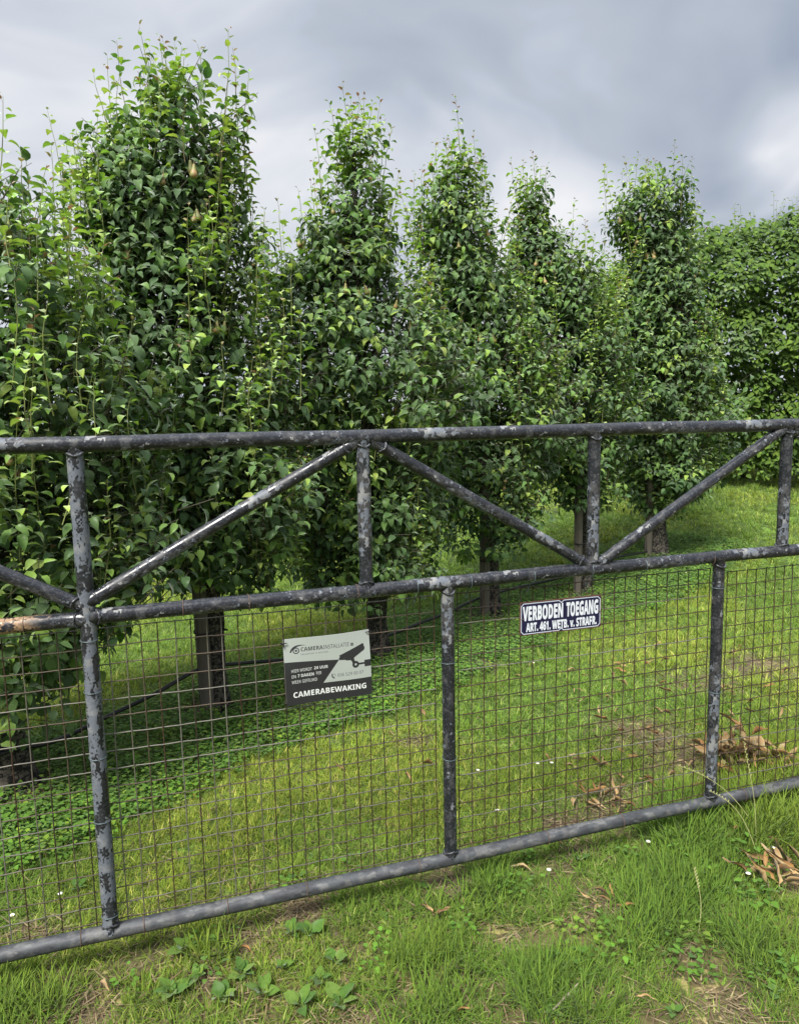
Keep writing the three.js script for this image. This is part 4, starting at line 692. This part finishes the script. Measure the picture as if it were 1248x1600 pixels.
// ---------------------------------------------------------------- broad leaved weeds, daisies, grass stalks before the gate
{
  const R = rng(71), leafs = Array.from({ length: 4 }, () => leafGeometry({ stalk: 0.3, width: 0.72 + R() * 0.2, fold: 0.15 + R() * 0.25, curl: 0.2 + R() * 0.7, seg: 6, wave: 0.4 }));
  const mats = [[0.085, 0.19, 0.02], [0.07, 0.16, 0.018], [0.12, 0.225, 0.025], [0.15, 0.25, 0.035]].map((c) => new THREE.MeshPhysicalMaterial({ ...leafSheet, map: leafVeins, color: new THREE.Color().setRGB(...c), clearcoat: 0.12, specularIntensity: 0.5 }));
  const spots = [[290, 1490, 0.085, 4], [485, 1470, 0.08, 5], [525, 1512, 0.08, 3], [455, 1465, 0.07, 6], [410, 1560, 0.085, 7], [470, 1580, 0.08, 6], [530, 1580, 0.1, 5], [350, 1570, 0.08, 6], [270, 1560, 0.075, 6], [440, 1520, 0.06, 6], [380, 1530, 0.07, 6], [500, 1540, 0.07, 6], [310, 1535, 0.065, 5], [600, 1440, 0.05, 3], [120, 1395, 0.06, 5], [660, 1395, 0.05, 5], [905, 1350, 0.06, 3], [1085, 1500, 0.05, 3], [1050, 1590, 0.05, 4], [860, 1595, 0.06, 4], [1210, 1560, 0.05, 5]];
  spots.forEach(([x, y, s, n]) => {
    const p = onGround(x, y), t = thing('broadleaf_weed', 'low broad leaved weed rosette in the grass before the gate', 'weed', p, 'broad leaved weeds before the gate'), ph = R() * 6;
    n += 2; for (let k = 0; k < n; k++) { const w = ph + k * 6.28 / n + (R() - 0.5) * 1.1, e = mesh('leaf', leafs[Math.floor(R() * 4)], mats[Math.floor(R() * 4)], t), m = leafMatrix(V(0, 0.012, 0), V(Math.cos(w), 0.1 + R() * 0.8, Math.sin(w)), V((R() - 0.5) * 0.7, 1, (R() - 0.5) * 0.7), s * (0.26 + R() * 0.36)); m.decompose(e.position, e.quaternion, e.scale); }
  });
  // daisies
  const petal = leafGeometry({ stalk: 0, width: 0.42, fold: 0.1, curl: 0.1, seg: 2 }), white = new THREE.MeshStandardMaterial({ color: 0xe9e9e4, roughness: 0.8, side: THREE.DoubleSide }), yellow = new THREE.MeshStandardMaterial({ color: 0xd8b02a, roughness: 0.8 }), dot = new THREE.SphereGeometry(0.0028, 8, 5); dot.scale(1, 0.6, 1);
  for (const [x, y, name] of [[855, 1388, 0], [1010, 1338, 0], [1205, 1350, 0], [1165, 1393, 0], [95, 1428, 0], [20, 1457, 0], [838, 1213, 0], [860, 1212, 0], [775, 1293, 0], [745, 1225, 0], [832, 1050, 0], [1070, 905, 0]]) {
    const p = onGround(x, y), t = thing('daisy', y > 1290 && x > 100 ? 'small white daisy in the grass before the gate' : 'small white daisy in the lawn behind the gate mesh', 'daisy', p, y > 1290 && x > 100 ? 'daisies before the gate' : 'daisies behind the mesh'), h = 0.05 + R() * 0.02;
    mesh('stem', tube([V(0, 0, 0), V(0.004, h, 0)], 0.0008, 4, { cap: false }), STEM[1], t); const c = mesh('flower_centre', dot, yellow, t); c.position.set(0.004, h + 0.001, 0);
    for (let k = 0; k < 11; k++) { const w = k / 11 * 6.283, e = mesh('petal', petal, white, t), m = leafMatrix(V(0.004, h, 0), V(Math.cos(w), 0.15, Math.sin(w)), V(0, 1, 0), 0.0095); m.decompose(e.position, e.quaternion, e.scale); }
  }
  // long stalks with seed heads
  const straw = new THREE.MeshStandardMaterial({ color: new THREE.Color().setRGB(0.3, 0.3, 0.12), roughness: 0.8 }), seed = new THREE.SphereGeometry(0.0022, 5, 4); seed.scale(0.7, 2.2, 0.7);
  [[1180, 1330, 1165, 1160, 'tall pale grass stalk with a seed head crossing the bottom rail'], [1190, 1310, 1060, 1195, 'bent yellowing grass stalk leaning across the lower post'], [1090, 1460, 1088, 1355, 'upright seeding grass stalk among the long grass before the gate'], [1185, 1345, 1110, 1235, 'pale bent grass stalk crossing the foot of the lower post']].forEach(([x0, y0, x1, y1, label], i) => {
    const a = onGround(x0, y0), b = atDepth(x1, y1, a.z - 0.03), t = thing('grass_stalk', label, 'grass stalk', a), q = []; for (let k = 0; k <= 10; k++) { const s = k / 10, p = V(0, 0, 0).lerp(b.clone().sub(a), s); p.y += 0.05 * Math.sin(s * Math.PI) * (i % 2 ? 1 : 0.1); p.x += 0.01 * Math.sin(s * 4); q.push(p); }
    mesh('stem', tube(q, [1.6, 1.5, 1.4, 1.3, 1.2, 1.1, 1, 0.9, 0.8, 0.7, 0.5].map((r) => r * 0.001), 5), straw, t);
    for (let k = 0; k < 14; k++) { const s = 0.66 + 0.34 * k / 14, j = Math.min(9, Math.floor(s * 10)), p = q[j].clone().lerp(q[j + 1], s * 10 - j), e = mesh('seed', seed, straw, t); e.position.copy(p).add(V((k % 2 - 0.5) * 0.004, 0.002, 0)); e.rotation.z = (k % 2 - 0.5) * -0.9; }
  });
  // a dead twig
  const tp = onGround(862, 1590), q = []; for (let k = 0; k <= 5; k++) q.push(V(0.02 * k, 0.02 + 0.002 * k, -0.018 * k + 0.003 * (k % 2)));
  const tw = mesh('dead_twig', tube(q, [0.0035, 0.0035, 0.003, 0.003, 0.0025, 0.002], 6), new THREE.MeshStandardMaterial({ color: 0x8a7f70, roughness: 0.9 })); tw.position.copy(tp); tag(tw, 'pale dead twig lying in the grass at the bottom of the picture', 'twig');
}

renderer.render(scene, camera);
